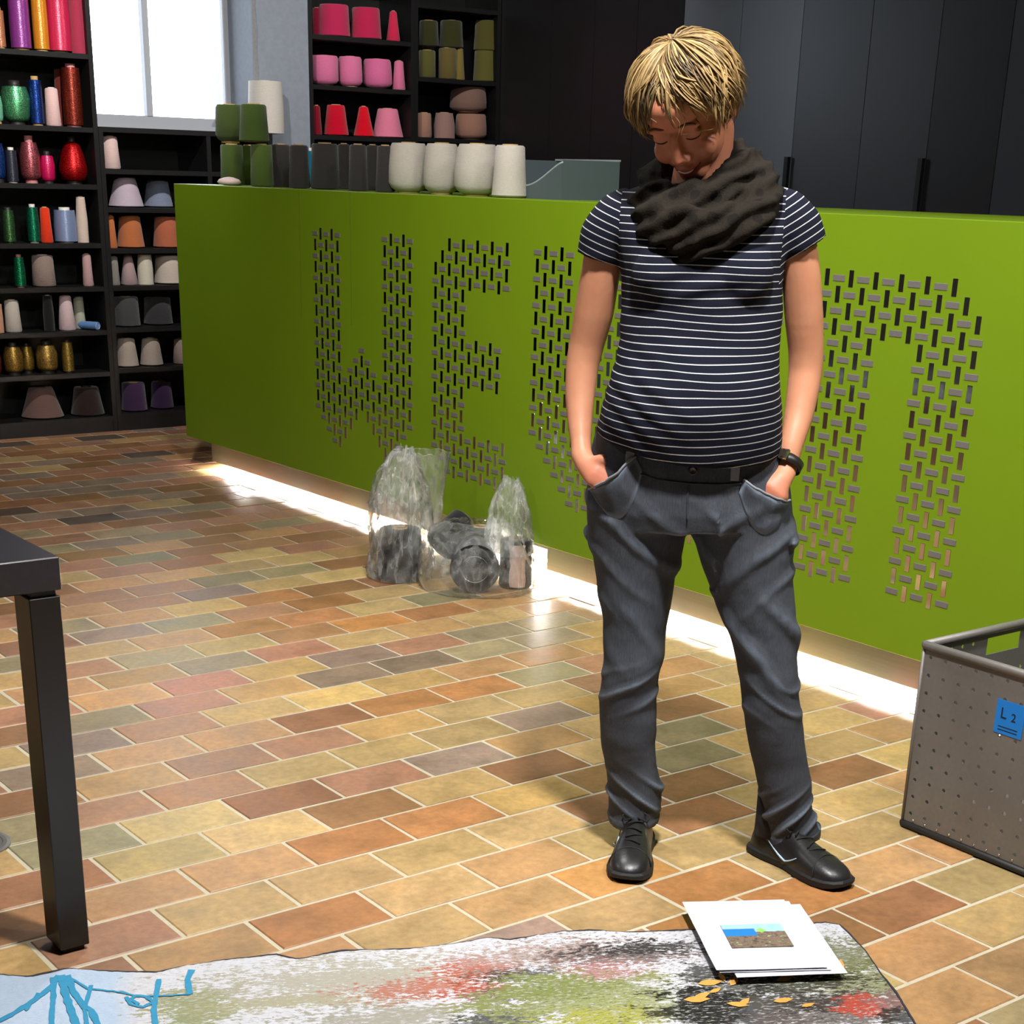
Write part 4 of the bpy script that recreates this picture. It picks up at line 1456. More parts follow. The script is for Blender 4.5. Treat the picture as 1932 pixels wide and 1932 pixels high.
for side in ('R', 'L'):
    if side == 'R':
        wr = [W(1096, 838, -.030), W(1097, 858, -.045), W(1106, 876, -.062)]
        p0, p1 = W(1126, 889, -.078), W(1158, 908, -.080)
        fwd = (p1 - p0) / np.linalg.norm(p1 - p0)
    else:
        wr = [W(1487, 868, -.033), W(1482, 890, -.050), W(1474, 905, -.066)]
        p0, p1 = W(1457, 924, -.080), W(1440, 946, -.080)
        fwd = (p1 - p0) / np.linalg.norm(p1 - p0)
    across = np.cross(fwd, np.array([0, 1, 0]))
    across /= np.linalg.norm(across)
    hand.up = np.cross(across, fwd)
    tips = []
    for k, ln in ((-1.5, .058), (-.5, .072), (.5, .078), (1.5, .070)):
        b_ = p1 + across * k * .0165
        m_ = b_ + fwd * ln * .5 + np.array([0, .012, -.012])
        t_ = b_ + fwd * ln * .85 + np.array([0, .034, -.034])
        tips.append((b_, m_, t_, .0082))
    sgn = 1 if side == 'R' else -1
    th0 = wr[2] + across * (-.012)
    thumb = [wr[2], p0 + across * .026 * 1.0, p0 + across * .034 + fwd * .025 + np.array([0, .012, 0]), p0 + across * .036 + fwd * .045 + np.array([0, .03, -.005])]
    hand(body, wr, p0, p1, tips, thumb)
# legs inside the trousers
LEG_R = [(960, 1106, 1300), (1000, 1108, 1299), (1030, 1114, 1292), (1060, 1119, 1286), (1090, 1124, 1274), (1120, 1128, 1268), (1160, 1136, 1263), (1200, 1138, 1257), (1240, 1137, 1253), (1275, 1133, 1243),
         (1300, 1130, 1240), (1350, 1132, 1238), (1400, 1136, 1235), (1440, 1142, 1239), (1480, 1145, 1250), (1510, 1147, 1250), (1535, 1149, 1245), (1549, 1150, 1243)]
LEG_L = [(960, 1300, 1496), (1000, 1303, 1501), (1030, 1312, 1501), (1060, 1322, 1498), (1090, 1334, 1499), (1120, 1345, 1501), (1160, 1358, 1504), (1200, 1373, 1504), (1240, 1384, 1506), (1280, 1393, 1509),
         (1320, 1399, 1512), (1360, 1406, 1514), (1400, 1412, 1519), (1440, 1421, 1524), (1480, 1430, 1533), (1510, 1435, 1534), (1540, 1437, 1538), (1570, 1441, 1545), (1588, 1446, 1548)]


def legdepth(py, y0, y1):
    t_ = (py - y0) / (y1 - y0)
    Yc = np.interp(t_, [0, .25, .55, .8, 1], [0, -.01, -.03, .0, .015])
    hy = np.interp(t_, [0, .2, .4, .55, .75, .9, 1], [.118, .098, .08, .07, .064, .060, .062])
    return Yc, hy


for LEG in (LEG_R, LEG_L):
    rg = []
    for py, a, b in LEG:
        Yc, hy = legdepth(py, LEG[0][0], LEG[-1][0])
        k = (b - a) * .17
        rg.append(hring(py, a + k, b - k, Yc, hy * .66))
    body.rings(rg)
for fx, fy in ((-.160, .015), (.150, .012)):
    body.tube([(fx, fy, .16), (fx, fy, .05)], [.034, .036], 12)
bme = remesh(body, .0042, 3, 'person')
skin = NT('skin')
sp_ = skin.pos()
s1 = skin.noise(sp_, 28, 3)
s2 = skin.noise(sp_, 420, 2)
blush = skin.n('VertexColor', layer_name='blush').outputs['Color']
sc_ = skin.mix(s1, srgb(174, 115, 86), srgb(192, 136, 105))
sc_ = skin.mix(skin.n('SeparateColor').outputs[0], sc_, sc_)
bs = skin.n('SeparateColor')
skin.l(blush, bs.inputs[0])
sc_ = skin.mix(bs.outputs[0], sc_, srgb(186, 92, 76))
sc_ = skin.mix(bs.outputs[1], sc_, srgb(160, 66, 64))
skin.set(sc_, .5, spec=.35)
skin.b.inputs['Subsurface Weight'].default_value = 0.0
skin.b.inputs['Subsurface Radius'].default_value = (.012, .005, .003)
skin.b.inputs['Subsurface Scale'].default_value = 0.6
skin.bump(s2, .06, .001)
person = bpy.data.objects.new('person', bme)
bme.materials.clear()
bme.materials.append(skin.m)
col.objects.link(person)
PLOC = Vector((PM[0], PM[1], 0))
person.location = PLOC
person.rotation_euler = (0, 0, math.atan2(RV[1], RV[0]))
tag(person, 'woman in striped tee and grey jeans looking down with hands in pockets', 'person')
# blush and lips by place on the face
co = coords(bme)
loc_h = (co - HC) @ np.linalg.inv(HR).T
bl_ = np.zeros((len(co), 4), np.float32)
bl_[:, 3] = 1
for cx, cy, cz, rr in ((0, -.11, -.03, .022), (-.04, -.075, -.034, .03), (.04, -.075, -.034, .03)):
    d = np.linalg.norm(loc_h - np.array([cx, cy, cz]), axis=1)
    bl_[:, 0] = np.maximum(bl_[:, 0], np.clip(1 - d / rr, 0, 1) * .55)
lipd = np.sqrt((loc_h[:, 0] / 1.6) ** 2 + ((loc_h[:, 2] + .068) * 1.25) ** 2 + ((loc_h[:, 1] + .09) * .6) ** 2)
bl_[:, 1] = np.clip((.016 - lipd) / .004, 0, 1) * .8
for hp in (W(1130, 905, -.09), W(1452, 930, -.09)):
    d = np.linalg.norm(co - hp, axis=1)
    bl_[:, 0] = np.maximum(bl_[:, 0], np.clip(1 - d / .07, 0, 1) * .5)
headm = np.clip(1 - (np.linalg.norm(loc_h, axis=1) - .12) / .03, 0, 1)
bl_[:, 0] = np.maximum(bl_[:, 0], headm * .28)
ca = bme.color_attributes.new('blush', 'FLOAT_COLOR', 'POINT')
ca.data.foreach_set('color', bl_.ravel())


def child(name, me_or_mb, mat, smooth=True, label=None, par=None):
    if isinstance(me_or_mb, MB):
        o = me_or_mb.obj(name, mat, par or person, smooth=smooth)
    else:
        o = bpy.data.objects.new(name, me_or_mb)
        me_or_mb.materials.clear()
        me_or_mb.materials.append(mat)
        col.objects.link(o)
        o.parent = par or person
    if label:
        o['label'] = label
    return o


# --- face details
dark_brow = plain('brow_hair', srgb(96, 62, 36), .8)
lash = plain('dark_lash', srgb(34, 20, 16), .8)
tooth = plain('tooth', srgb(226, 214, 198), .35)
lipd_ = plain('mouth_shadow_line', srgb(70, 26, 26), .6)
fb = BVHTree.FromPolygons([tuple(v.co) for v in bme.vertices], [tuple(p.vertices) for p in bme.polygons])
camL = np.array([(CP - PM)[:2] @ RV, (CP - PM)[:2] @ HV, CP[2]])


def face_pt(x, z, off=.0008):
    """point on the face surface in front of head coordinates (x, z)"""
    o_ = hd(x, -.2, z)
    d_ = HR @ np.array([0, 1, 0])
    h, nrm, i, dist = fb.ray_cast(Vector(o_), Vector(d_))
    return np.array(h) + np.array(nrm) * off if h else hd(x, -.09, z)


for s in (-1, 1):
    child('eyebrow', MB().tube([face_pt(s * (.014 + .032 * k / 7), .0315 + .004 * math.sin(math.pi * k / 7) - .004 * k / 7, .0006) for k in range(8)], [.0012, .0024, .0028, .0027, .0025, .0021, .0016, .0008], 6), dark_brow)
    child('eyelash', MB().tube([face_pt(s * (.0185 + .026 * k / 7), .0005 - .0035 * math.sin(math.pi * k / 7), .0004) for k in range(8)], [.0007, .0012, .0015, .0016, .0016, .0016, .0013, .0008], 6), lash)
child('mouth_line', MB().tube([face_pt((k / 8 - .5) * .052, -.0665 + .0055 * (abs(k / 8 - .5) * 2) ** 2, .0003) for k in range(9)], [.0006, .0014, .002, .0023, .0024, .0023, .002, .0014, .0006], 6), lipd_)
child('teeth', MB().tube([face_pt((k / 6 - .5) * .030, -.0650 + .003 * (abs(k / 6 - .5) * 2) ** 2, .0010) for k in range(7)], [.0006, .0016, .002, .0021, .002, .0016, .0006], 6), tooth)
for s in (-1, 1):
    child('nostril', MB().tube([face_pt(s * .006, -.0400, .0002), face_pt(s * .0105, -.0405, .0002)], [.0020, .0016], 6), lipd_)

# --- striped tee shirt
shirt = MB()
TORSO = [(346, 1232, 1404, .025, .060), (356, 1192, 1450, .02, .070), (372, 1160, 1486, .018, .082), (405, 1152, 1496, .012, .100), (440, 1156, 1492, .0, .114), (490, 1168, 1482, -.008, .124), (530, 1171, 1479, -.012, .124),
         (580, 1171, 1478, -.012, .119), (630, 1170, 1474, -.022, .120), (670, 1164, 1471, -.032, .128), (710, 1152, 1471, -.042, .138), (750, 1138, 1474, -.044, .144), (785, 1129, 1477, -.036, .146)]
rg = [hring(*r_) for r_ in TORSO]
rg.append(hring(803, 1124, 1477, -.026, .146, pyR=830))
rg.append(hring(812, 1123, 1472, -.020, .146, pyR=856))
shirt.rings(rg)
for s, px_ in ((-1, 1252), (1, 1398)):
    blob(shirt, W(px_, 520, -.088), (.062, .050, .060))
SL_R = [(1200, 396, .012, .045), (1170, 412, .01, .054), (1145, 448, .012, .054), (1133, 488, .016, .050)]
SL_L = [(1450, 396, .012, .045), (1480, 410, .01, .054), (1503, 438, .010, .052), (1516, 468, .014, .048)]
for SL in (SL_R, SL_L):
    armtube(shirt, SL)
sme = remesh(shirt, .0055, 3, 'shirt')
co, no = coords(sme), normals(sme)
shL0, shL1 = W(1168, 400, .01), W(1133, 488, .016)
shR0, shR1 = W(1480, 400, .01), W(1516, 470, .014)
disp = np.zeros(len(co))
stripe = np.zeros(len(co))
kindv = np.zeros(len(co))
axL = (shL1 - shL0) / np.linalg.norm(shL1 - shL0)
axR = (shR1 - shR0) / np.linalg.norm(shR1 - shR0)
seamL, seamR = W(1171, 450)[0], W(1476, 450)[0]
zarm = W(1172, 520)[2]
for i, (x, y, z) in enumerate(co):
    low = max(0.0, min(1.0, (1.12 - z) / .1))
    f1 = noise.noise((x * 5 + z * 3.2, y * 4, z * 17 + x * 7))
    f2 = noise.noise((x * 11 - z * 6, y * 9, z * 30 - x * 9 + 5))
    side = max(0.0, (-.09 - x) / .14)                # folds gather at her right waist
    d = .0030 * f1 + .0016 * f2
    fold = math.sin((z * 1.0 + x * .55 + .012 * f1) * 150) * max(0, 1 - abs(z - .99) / .12) * max(0, 1 - abs(x + .19) / .11) * .0035
    fold2 = math.sin((z - x * .35 + .01 * f2) * 130) * max(0, 1 - abs(z - 1.19) / .05) * max(0, 1 - abs(x + .09) / .15) * (y < 0) * .0030
    disp[i] = d + fold + fold2
    if x < -.09:
        kindv[i] = (np.array([x, y, z]) - shL0) @ axL
    else:
        kindv[i] = (np.array([x, y, z]) - shR0) @ axR
    stripe[i] = z + .004 * f1 + .05 * max(0, -x - .16) * (z < 1.12)
co += no * disp[:, None]
fr_ = np.clip(-co[:, 1] / .10, 0, 1) * np.clip(1 - ((co[:, 0] + .085) / .195) ** 2, 0, 1)
co[:, 2] -= fr_ * np.clip((1.20 - co[:, 2]) / .30, 0, 1) ** 1.3 * .024     # cloth drops over the belly
put(sme, co)
at = sme.attributes.new('stripe', 'FLOAT', 'POINT')
at.data.foreach_set('value', stripe.astype(np.float32))
at = sme.attributes.new('sleeve_stripe', 'FLOAT', 'POINT')
at.data.foreach_set('value', kindv.astype(np.float32))
t = NT('navy_striped_jersey')
sv = t.n('Attribute', attribute_name='stripe').outputs['Fac']
sv2 = t.n('Attribute', attribute_name='sleeve_stripe').outputs['Fac']
sx = t.n('SeparateXYZ')
t.l(t.obj(), sx.inputs[0])
slv = t.math('MULTIPLY', t.math('MAXIMUM', t.math('LESS_THAN', sx.outputs[0], float(seamL)), t.math('GREATER_THAN', sx.outputs[0], float(seamR))), t.math('GREATER_THAN', sx.outputs[2], float(zarm - .01)))
sv = t.math('ADD', t.math('MULTIPLY', sv, t.math('SUBTRACT', 1.0, slv)), t.math('MULTIPLY', sv2, slv))
ph = t.math('FRACT', t.math('DIVIDE', sv, .0137))
ln_ = t.math('LESS_THAN', t.math('ABSOLUTE', t.math('SUBTRACT', ph, .5)), .064)
jn = t.noise(t.obj(), 700, 2)
navy = t.mix(jn, srgb(10, 12, 22), srgb(20, 23, 38))
t.set(t.mix(ln_, navy, t.mix(jn, srgb(150, 150, 154), srgb(200, 200, 200))), .9, spec=.15)
t.bump(t.math('ADD', jn, t.noise(t.obj(), 60, 3)), .25, .002)
child('striped_tee', sme, t.m, label='dark navy tee with thin white stripes')

# --- jeans
jeans = MB()
HIP = [(785, 1134, 1468, .0, .118), (815, 1122, 1476, .0, .126), (850, 1116, 1482, .0, .133), (900, 1109, 1488, .0, .139), (950, 1105, 1496, .0, .140), (985, 1106, 1501, .0, .132)]
jeans.rings([hring(*h_) for h_ in HIP])
for LEG in (LEG_R, LEG_L):
    rg = []
    for py, a, b in LEG:
        Yc, hy = legdepth(py, LEG[0][0], LEG[-1][0])
        tilt = 0
        if LEG is LEG_L and py > 1500:
            tilt = (py - 1500) / 88 * 26
        rg.append(hring(py + tilt * .5, a, b, Yc, hy, 2.1, pyR=py - tilt * .5))
    jeans.rings(rg)
blob(jeans, W(1496, 1018, -.02), (.016, .05, .016))
blob(jeans, W(1118, 1000, .03), (.014, .05, .016))
jme = remesh(jeans, .0055, 3, 'jeans')
co, no = coords(jme), normals(jme)
disp = np.zeros(len(co))
kz = W(1195, 1270)[2]
hemR, hemL = W(1195, 1549)[2], W(1496, 1588)[2]
for i, (x, y, z) in enumerate(co):
    right = x < (-.02 if z > .6 else -.04)
    f1 = noise.noise((x * 7, y * 7, z * 9))
    f2 = noise.noise((x * 16, y * 16, z * 24 + 3))
    d = .0035 * f1 + .0018 * f2
    zr = z - (hemR if right else hemL)
    sgn = 1 if right else -1
    # stacked folds above the hem, creases at the knee, drag lines from the crotch
    w1 = noise.noise((x * 5 + 20 * right, y * 5, z * 4))
    w2 = noise.noise((x * 9, y * 9 + 4, z * 7))

    def fold(q, f, ph=0.0):
        v = math.sin(q * f + ph)
        return 1.6 * max(0, v) ** 1.6 - .55
    a_h = math.exp(-((zr - .075) / .045) ** 2) * (.55 + .9 * abs(w2))
    d += a_h * .0070 * fold(z + sgn * x * .8 + .030 * w1, 118, 1.0)
    a_k = math.exp(-((z - kz + .015) / .040) ** 2) * (.35 + 1.1 * abs(w1))
    d += a_k * .0058 * fold(z - sgn * x * .55 + .035 * w2, 105)
    a_t = math.exp(-((z - .69) / .10) ** 2) * (y < .05) * (.4 + abs(w1))
    d += a_t * .0062 * fold(z + sgn * x * 0.9 + .05 * w1, 62)
    a_m = math.exp(-((z - .50) / .08) ** 2) * (y < .05) * (0.25 if right else 1)
    d += a_m * .0070 * fold(z + x * 1.3 + .04 * w1, 46, .6)
    if zr < .022:
        d += .0022 * (zr > 0) * (1 if zr < .019 else 0)
    disp[i] = d
co += no * disp[:, None]
put(jme, co)
t = NT('grey_blue_denim')
p = t.obj()
warp = t.noise(t.scaled(p, (900, 900, 40)), 1.0, 2)
fade = t.noise(p, 11, 3, .6)
crease = t.n('NewGeometry').outputs['Pointiness']
dc_ = t.mix(warp, srgb(34, 35, 39), srgb(80, 84, 92))
dc_ = t.mix(t.math('MULTIPLY', fade, .40), dc_, srgb(76, 82, 92))
worn = t.ramp(crease, [(.505, (0, 0, 0)), (.55, (1, 1, 1))])
dc_ = t.mix(t.math('MULTIPLY', worn, .6), dc_, srgb(122, 135, 152))
t.set(dc_, .9, spec=.15)
t.bump(t.math('ADD', t.math('MULTIPLY', warp, .5), t.noise(p, 45, 3)), .35, .003)
denim = t.m
jo = child('jeans', jme, denim, label='faded grey-blue jeans with turned hems')
jb = BVHTree.FromPolygons([tuple(v) for v in co], [tuple(q.vertices) for q in jme.polygons])


def onjeans(px, py, off=.001, tree=jb):
    d = ray(px, py)
    dl = Vector((d[:2] @ RV, d[:2] @ HV, d[2])).normalized()
    h, nrm, i, dist = tree.ray_cast(Vector(camL), dl)
    if h is None:
        return W(px, py, -.1)
    return np.array(h) + np.array(nrm) * off


stitch = plain('denim_seam', srgb(120, 124, 130), .9)
denim_d = plain('denim_dark_edge', srgb(48, 50, 56), .9)


def seam(px_list, r=.0022, mat=stitch, name='seam', n=5):
    pts = []
    for (a, b), (c_, d_) in zip(px_list, px_list[1:]):
        for k in range(n):
            pts.append(onjeans(a + (c_ - a) * k / n, b + (d_ - b) * k / n))
    pts.append(onjeans(*px_list[-1]))
    return child(name, MB().tube(pts, r, 6), mat, par=jo)


seam([(1192, 888), (1240, 905), (1298, 912), (1350, 914), (1400, 912)], .0018, denim_d, 'waistband_seam')
seam([(1300, 912), (1297, 940), (1296, 985)], .0018, denim_d, 'fly_seam')
for px_, py_, hh in ((1190, 868, .034), (1386, 890, .034)):
    c0 = onjeans(px_, py_, .003)
    lp_ = MB().box(-.0085, .0085, -.003, .003, -hh / 2, hh / 2, .001).obj('belt_loop', stitch, jo)
    lp_.location = c0
    lp_.rotation_euler = (0, 0, .2 if px_ > 1300 else -.25)
bp = onjeans(1307, 888, .002)
bt = MB().lathe([(.0085, 0), (.0085, .002), (.0065, .003), (.0055, .0022), (.0005, .0022)], 18).obj('button', plain('dark_brass', srgb(70, 66, 62), .35, .8), jo, smooth=True)
bt.location = bp
bt.rotation_euler = (math.radians(90), 0, 0)
sock_m = plain('black_sock', srgb(24, 23, 26), .95)
for fx, fy in ((-.156, .018), (.146, .014)):
    child('sock', MB().tube([(fx, fy, .14), (fx, fy, .09), (fx, fy - .004, .05)], [.043, .043, .044], 16), sock_m)


def pocket(edge_px, drop, name):
    """cloth of the pocket lying over the hand"""
    top_ = []
    for (a, b), (c_, d_) in zip(edge_px, edge_px[1:]):
        for k in range(5):
            top_.append((a + (c_ - a) * k / 5, b + (d_ - b) * k / 5))
    top_.append(edge_px[-1])
    rows_ = []
    nt = 9
    for j in range(nt):
        t_ = j / (nt - 1)
        r_ = []
        for i, (a, b) in enumerate(top_):
            s_ = i / (len(top_) - 1)
            off = .0015 + .021 * (1 - t_) ** 1.2 * math.sin(math.pi * min(1, max(0, s_))) ** .6 - .003 * (t_ > .95)
            r_.append(onjeans(a + drop[0] * t_, b + drop[1] * t_ * (.35 + .65 * math.sin(math.pi * s_)), off))
        rows_.append(r_)
    m_ = MB()
    m_.rings(rows_, closed=False, caps=False)
    o = child(name, m_, denim, par=jo)
    md = o.modifiers.new('cloth', 'SOLIDIFY')
    md.thickness = .0016
    return [np.array(q) for q in rows_[0]]


PE_R = [(1200, 862), (1190, 874), (1176, 892), (1155, 909), (1132, 919), (1114, 923)]
PE_L = [(1402, 905), (1415, 918), (1432, 931), (1452, 941), (1472, 945), (1487, 944)]
for pe, dr in ((PE_R, (14, 75)), (PE_L, (-8, 70))):
    ed = pocket(pe, dr, 'pocket_front')
    child('pocket_edge', MB().tube(ed, .0026, 6), stitch, par=jo)
for LEG, dy in ((LEG_R, 0), (LEG_L, 1)):
    py, a, b = LEG[-1]
    Yc, hy = .015, .062
    tl_ = 13 if dy else 0
    ringp = hring(py - 4 + tl_, a - 1, b + 1, Yc, hy + .001, 2.1, pyR=py - 4 - tl_)
    ringq = hring(py - 17 + tl_, a - 1, b + 1, Yc, hy + .001, 2.1, pyR=py - 17 - tl_)
    ringp2 = hring(py - 4 + tl_, a + 3, b - 3, Yc, hy - .003, 2.1, pyR=py - 4 - tl_)
    child('hem_cuff', MB().rings([ringp2, ringp, ringq], True, False), denim, par=jo)

# --- scarf
scarf = MB()


def loop(c, rx, ry, tub, dip, lift, nmaj=80, nmin=20, ph=0.0, tilt=0.0):
    rings_ = []
    for i in range(nmaj):
        a = 2 * math.pi * i / nmaj
        ca, sa = math.cos(a), math.sin(a)
        ctr = np.array([c[0] + rx * ca, c[1] + ry * sa, c[2] + dip * min(0, sa) + lift * max(0, sa) + tilt * ca])
        out = np.array([ca, sa, 0])
        r_ = []
        for k in range(nmin):
            b = 2 * math.pi * k / nmin
            rr = tub * (1 + .16 * math.sin(3 * b + 2 * a + ph) + .10 * math.sin(5 * b - 3 * a + ph * 2) + .12 * noise.noise((ca * 2 + ph, sa * 2, b)))
            r_.append(ctr + out * rr * .82 * math.cos(b) + np.array([0, 0, 1]) * rr * 1.15 * math.sin(b))
        rings_.append(r_)
    rings_.append(rings_[0])
    scarf.rings(rings_, True, False)


SC = W(1330, 345, -.02)
loop(SC + np.array([-.020, .010, .006]), .076, .080, .027, .040, .034, ph=5.2, tilt=.022)
loop(SC + np.array([-.008, .02, .000]), .092, .092, .033, .040, .040, ph=.4, tilt=.016)
loop(SC + np.array([.004, .0, -.022]), .112, .108, .034, .058, .030, ph=2.1, tilt=.012)
loop(SC + np.array([.020, -.008, -.046]), .098, .098, .030, .044, .040, ph=3.7, tilt=.030)
scme = remesh(scarf, .0055, 2, 'scarf')
co, no = coords(scme), normals(scme)
disp = np.zeros(len(co))
for i, (x, y, z) in enumerate(co):
    q_ = noise.noise((x * 12, y * 12, z * 12))
    disp[i] = .0045 * math.sin((z - x * .55 + .02 * q_) * 190) + .003 * noise.noise((x * 40, y * 40, z * 60))
co += no * disp[:, None]
put(scme, co)
t = NT('dark_olive_knit')
p = t.obj()
vo = t.n('TexVoronoi', feature='F1')
vo.inputs['Scale'].default_value = 26
vo.inputs['Randomness'].default_value = .15
t.l(p, vo.inputs['Vector'])
dots = t.math('LESS_THAN', vo.outputs['Distance'], .30)
kn = t.noise(p, 300, 3)
sc2 = t.mix(kn, srgb(20, 17, 14), srgb(38, 33, 27))
t.set(t.mix(t.math('MULTIPLY', dots, .6), sc2, srgb(13, 11, 10)), .95, spec=.1)
t.bump(kn, .5, .002)
child('scarf', scme, t.m, label='dark brown dotted scarf wound round the neck')

# --- hair: cap plus many tapering locks
hair = MB()
tints = []
HCc, HRd = np.array([0, .010, .028]), np.array([.088, .104, .094])


def hsurf(az, el, k=1.0):
    """az: 0 = her left (image right), -90 = face side; el from the crown"""
    d = np.array([math.sin(el) * math.cos(az), math.sin(el) * math.sin(az), math.cos(el)])
    # crown lies a little back of the top
    d = rot3('X', -14) @ d
    return HCc + HRd * d * k


hr = random.Random(11)
# cap
rings_ = []
for i in range(14):
    el = .02 + i * .118
    rings_.append([hd(*hsurf(2 * math.pi * k / 40, el * (1.0 if math.sin(2 * math.pi * k / 40) > -.35 else .72), .965)) for k in range(40)])
n0 = len(hair.v)
hair.rings(rings_, True, True)
tints += [(.20, .13, .055, 1)] * (len(hair.v) - n0)
for i in range(210):
    az = 2 * math.pi * (i * .618034 % 1.0)
    front = -math.sin(az)                                    # 1 towards the face
    side_r = math.cos(az)
    if front > .45:
        end = 1.22 + .34 * hr.random() + .50 * (1 - (front - .45) / .55) + (.22 if hr.random() < .12 else 0)
    elif front > -.1:
        end = 2.12 + .28 * hr.random()
    else:
        end = 2.2 + .26 * hr.random()
    nape = front < .12 and hr.random() < .55
    if side_r > .5 and -.45 < front < .5:
        end = 1.60 + .26 * hr.random()
    lay = hr.random()
    start = .04 + (.85 * hr.random() ** 1.6)
    sweep = (.62 if side_r > -.15 else -.55) * max(0, front) * (.4 + .8 * hr.random()) + hr.gauss(0, .16)
    bulge = .02 + .15 * lay + .05 * abs(side_r)
    tipk = (hr.uniform(.02, .26) if side_r > .45 and front > -.6 else hr.uniform(-.07, .09))
    if side_r > .5 and -.45 < front < .5:
        tipk, bulge = hr.uniform(.06, .30), bulge + .04
    if nape:
        end, bulge, tipk = 2.30 + .30 * hr.random(), .02, -.02
    wav = hr.uniform(-.10, .10)
    bl_k = hr.gauss(1.0, .30) * (.55 if nape else 1)
    for q in range(11):
        da, de, dk = hr.gauss(0, .085), hr.gauss(0, .06), hr.gauss(0, .026)
        pts = []
        nn = 10
        for k in range(nn):
            t_ = k / (nn - 1)
            el = start + de * .3 + (end + de - start) * t_
            conv = 1 - .55 * max(0, t_ - .35) / .65              # strands draw together towards the tip
            a2 = az + sweep * (t_ ** 1.3) + da * conv * 1.6 + wav * math.sin(t_ * 5)
            kk = .975 + bulge * math.sin(math.pi * min(1, t_ * .80 + .05)) + dk * conv + .02 * noise.noise((az * 6, t_ * 2.5, lay * 5))
            if t_ > .68:
                kk += ((t_ - .68) / .32) ** 1.5 * tipk
            pts.append(hd(*hsurf(a2, el, kk)))
        w0 = hr.uniform(.0011, .0030)
        n0 = len(hair.v)
        hair.tube(pts, [w0 * .5, w0 * .9, w0, w0, w0, w0, w0 * .9, w0 * .75, w0 * .5, w0 * .15], 5, flat=.6)
        b_ = bl_k * hr.gauss(1.0, .16)
        c1 = np.array([.345, .225, .09]) * b_ if hr.random() > .3 else np.array([.15, .09, .034]) * b_
        tints += [(max(.02, c1[0]), max(.015, c1[1]), max(.008, c1[2]), 1)] * (len(hair.v) - n0)
# a few loose hairs
for i in range(60):
    az = hr.uniform(0, 2 * math.pi)
    st = hr.uniform(.2, 1.4)
    pts = [hd(*hsurf(az + .15 * k * hr.uniform(-.5, 1), st + .16 * k, 1.03 + .03 * k * hr.random())) for k in range(5)]
    n0 = len(hair.v)
    hair.tube(pts, [.0006, .0006, .0005, .0004, .0002], 4)
    tints += [(.62, .45, .22, 1)] * (len(hair.v) - n0)
t = NT('blonde_hair')
vc = t.n('VertexColor', layer_name='tint').outputs['Color']
hn = t.noise(t.scaled(t.obj(), (220, 220, 60)), 1, 2)
t.set(t.mix(hn, t.mix(1.0, vc, (.6, .6, .6, 1), 'MULTIPLY'), vc), .5, spec=.3)
ho = child('hair', hair, t.m, label='short tousled blonde hair')
at = ho.data.color_attributes.new('tint', 'FLOAT_COLOR', 'POINT')
at.data.foreach_set('color', np.array(tints, np.float32).ravel())

# --- wristwatch on the left wrist
wp0, wp1 = W(1492, 868, -.030), W(1480, 892, -.047)
wc = (wp0 + wp1) / 2 + np.array([0, 0, .006])
ax_ = (wp1 - wp0) / np.linalg.norm(wp1 - wp0)
u_ = np.cross(ax_, np.array([0, 1, 0]))
u_ /= np.linalg.norm(u_)
v__ = np.cross(ax_, u_)
strap = MB()
rg = []
for k in range(33):
    a = 2 * math.pi * k / 32
    d_ = u_ * math.cos(a) * .0275 + v__ * math.sin(a) * .0255
    o_ = d_ * 1.10
    rg.append([wc + d_ - ax_ * .009, wc + o_ - ax_ * .009, wc + o_ + ax_ * .009, wc + d_ + ax_ * .009])
strap.rings(rg, True, False)
leather = plain('black_leather_strap', srgb(24, 20, 19), .45)
wo = child('wristwatch', strap, leather, label='narrow black wristwatch with steel case')
fdir = (-v__ if v__[1] > 0 else v__) * .75 - u_ * .65 * (1 if u_[0] > 0 else -1)
fdir /= np.linalg.norm(fdir)
sdir = np.cross(fdir, ax_)
cs = MB()
for (du, dv, dh, name_, mat_) in ((.0125, .0105, (.0, .006), 'watch_case', plain('steel_case', srgb(190, 186, 178), .2, 1.0)), (.0095, .0075, (.006, .0066), 'watch_face', plain('dark_dial', srgb(40, 34, 30), .15))):
    m_ = MB()
    b0 = wc + fdir * .0285
    vs = [b0 + sdir * a * du + ax_ * b * dv + fdir * h for h in dh for a, b in ((-1, -1), (1, -1), (1, 1), (-1, 1))]
    m_.add(vs, [(3, 2, 1, 0), (4, 5, 6, 7), (0, 1, 5, 4), (1, 2, 6, 5), (2, 3, 7, 6), (3, 0, 4, 7)])
    child(name_, m_, mat_, False, par=wo)

# --- shoes
shoe_leather = NT('black_shoe_leather')
sn_ = shoe_leather.noise(shoe_leather.obj(), 120, 3)
shoe_leather.set(shoe_leather.mix(sn_, srgb(20, 19, 20), srgb(36, 35, 36)), .38, spec=.5)
shoe_leather.bump(sn_, .2, .002)
shoe_leather = shoe_leather.m
sole_m = plain('black_rubber_sole', srgb(17, 17, 18), .7)
lace_m = plain('black_lace', srgb(22, 20, 20), .9)
logo_m = plain('pale_blue_trim', srgb(170, 196, 214), .4)


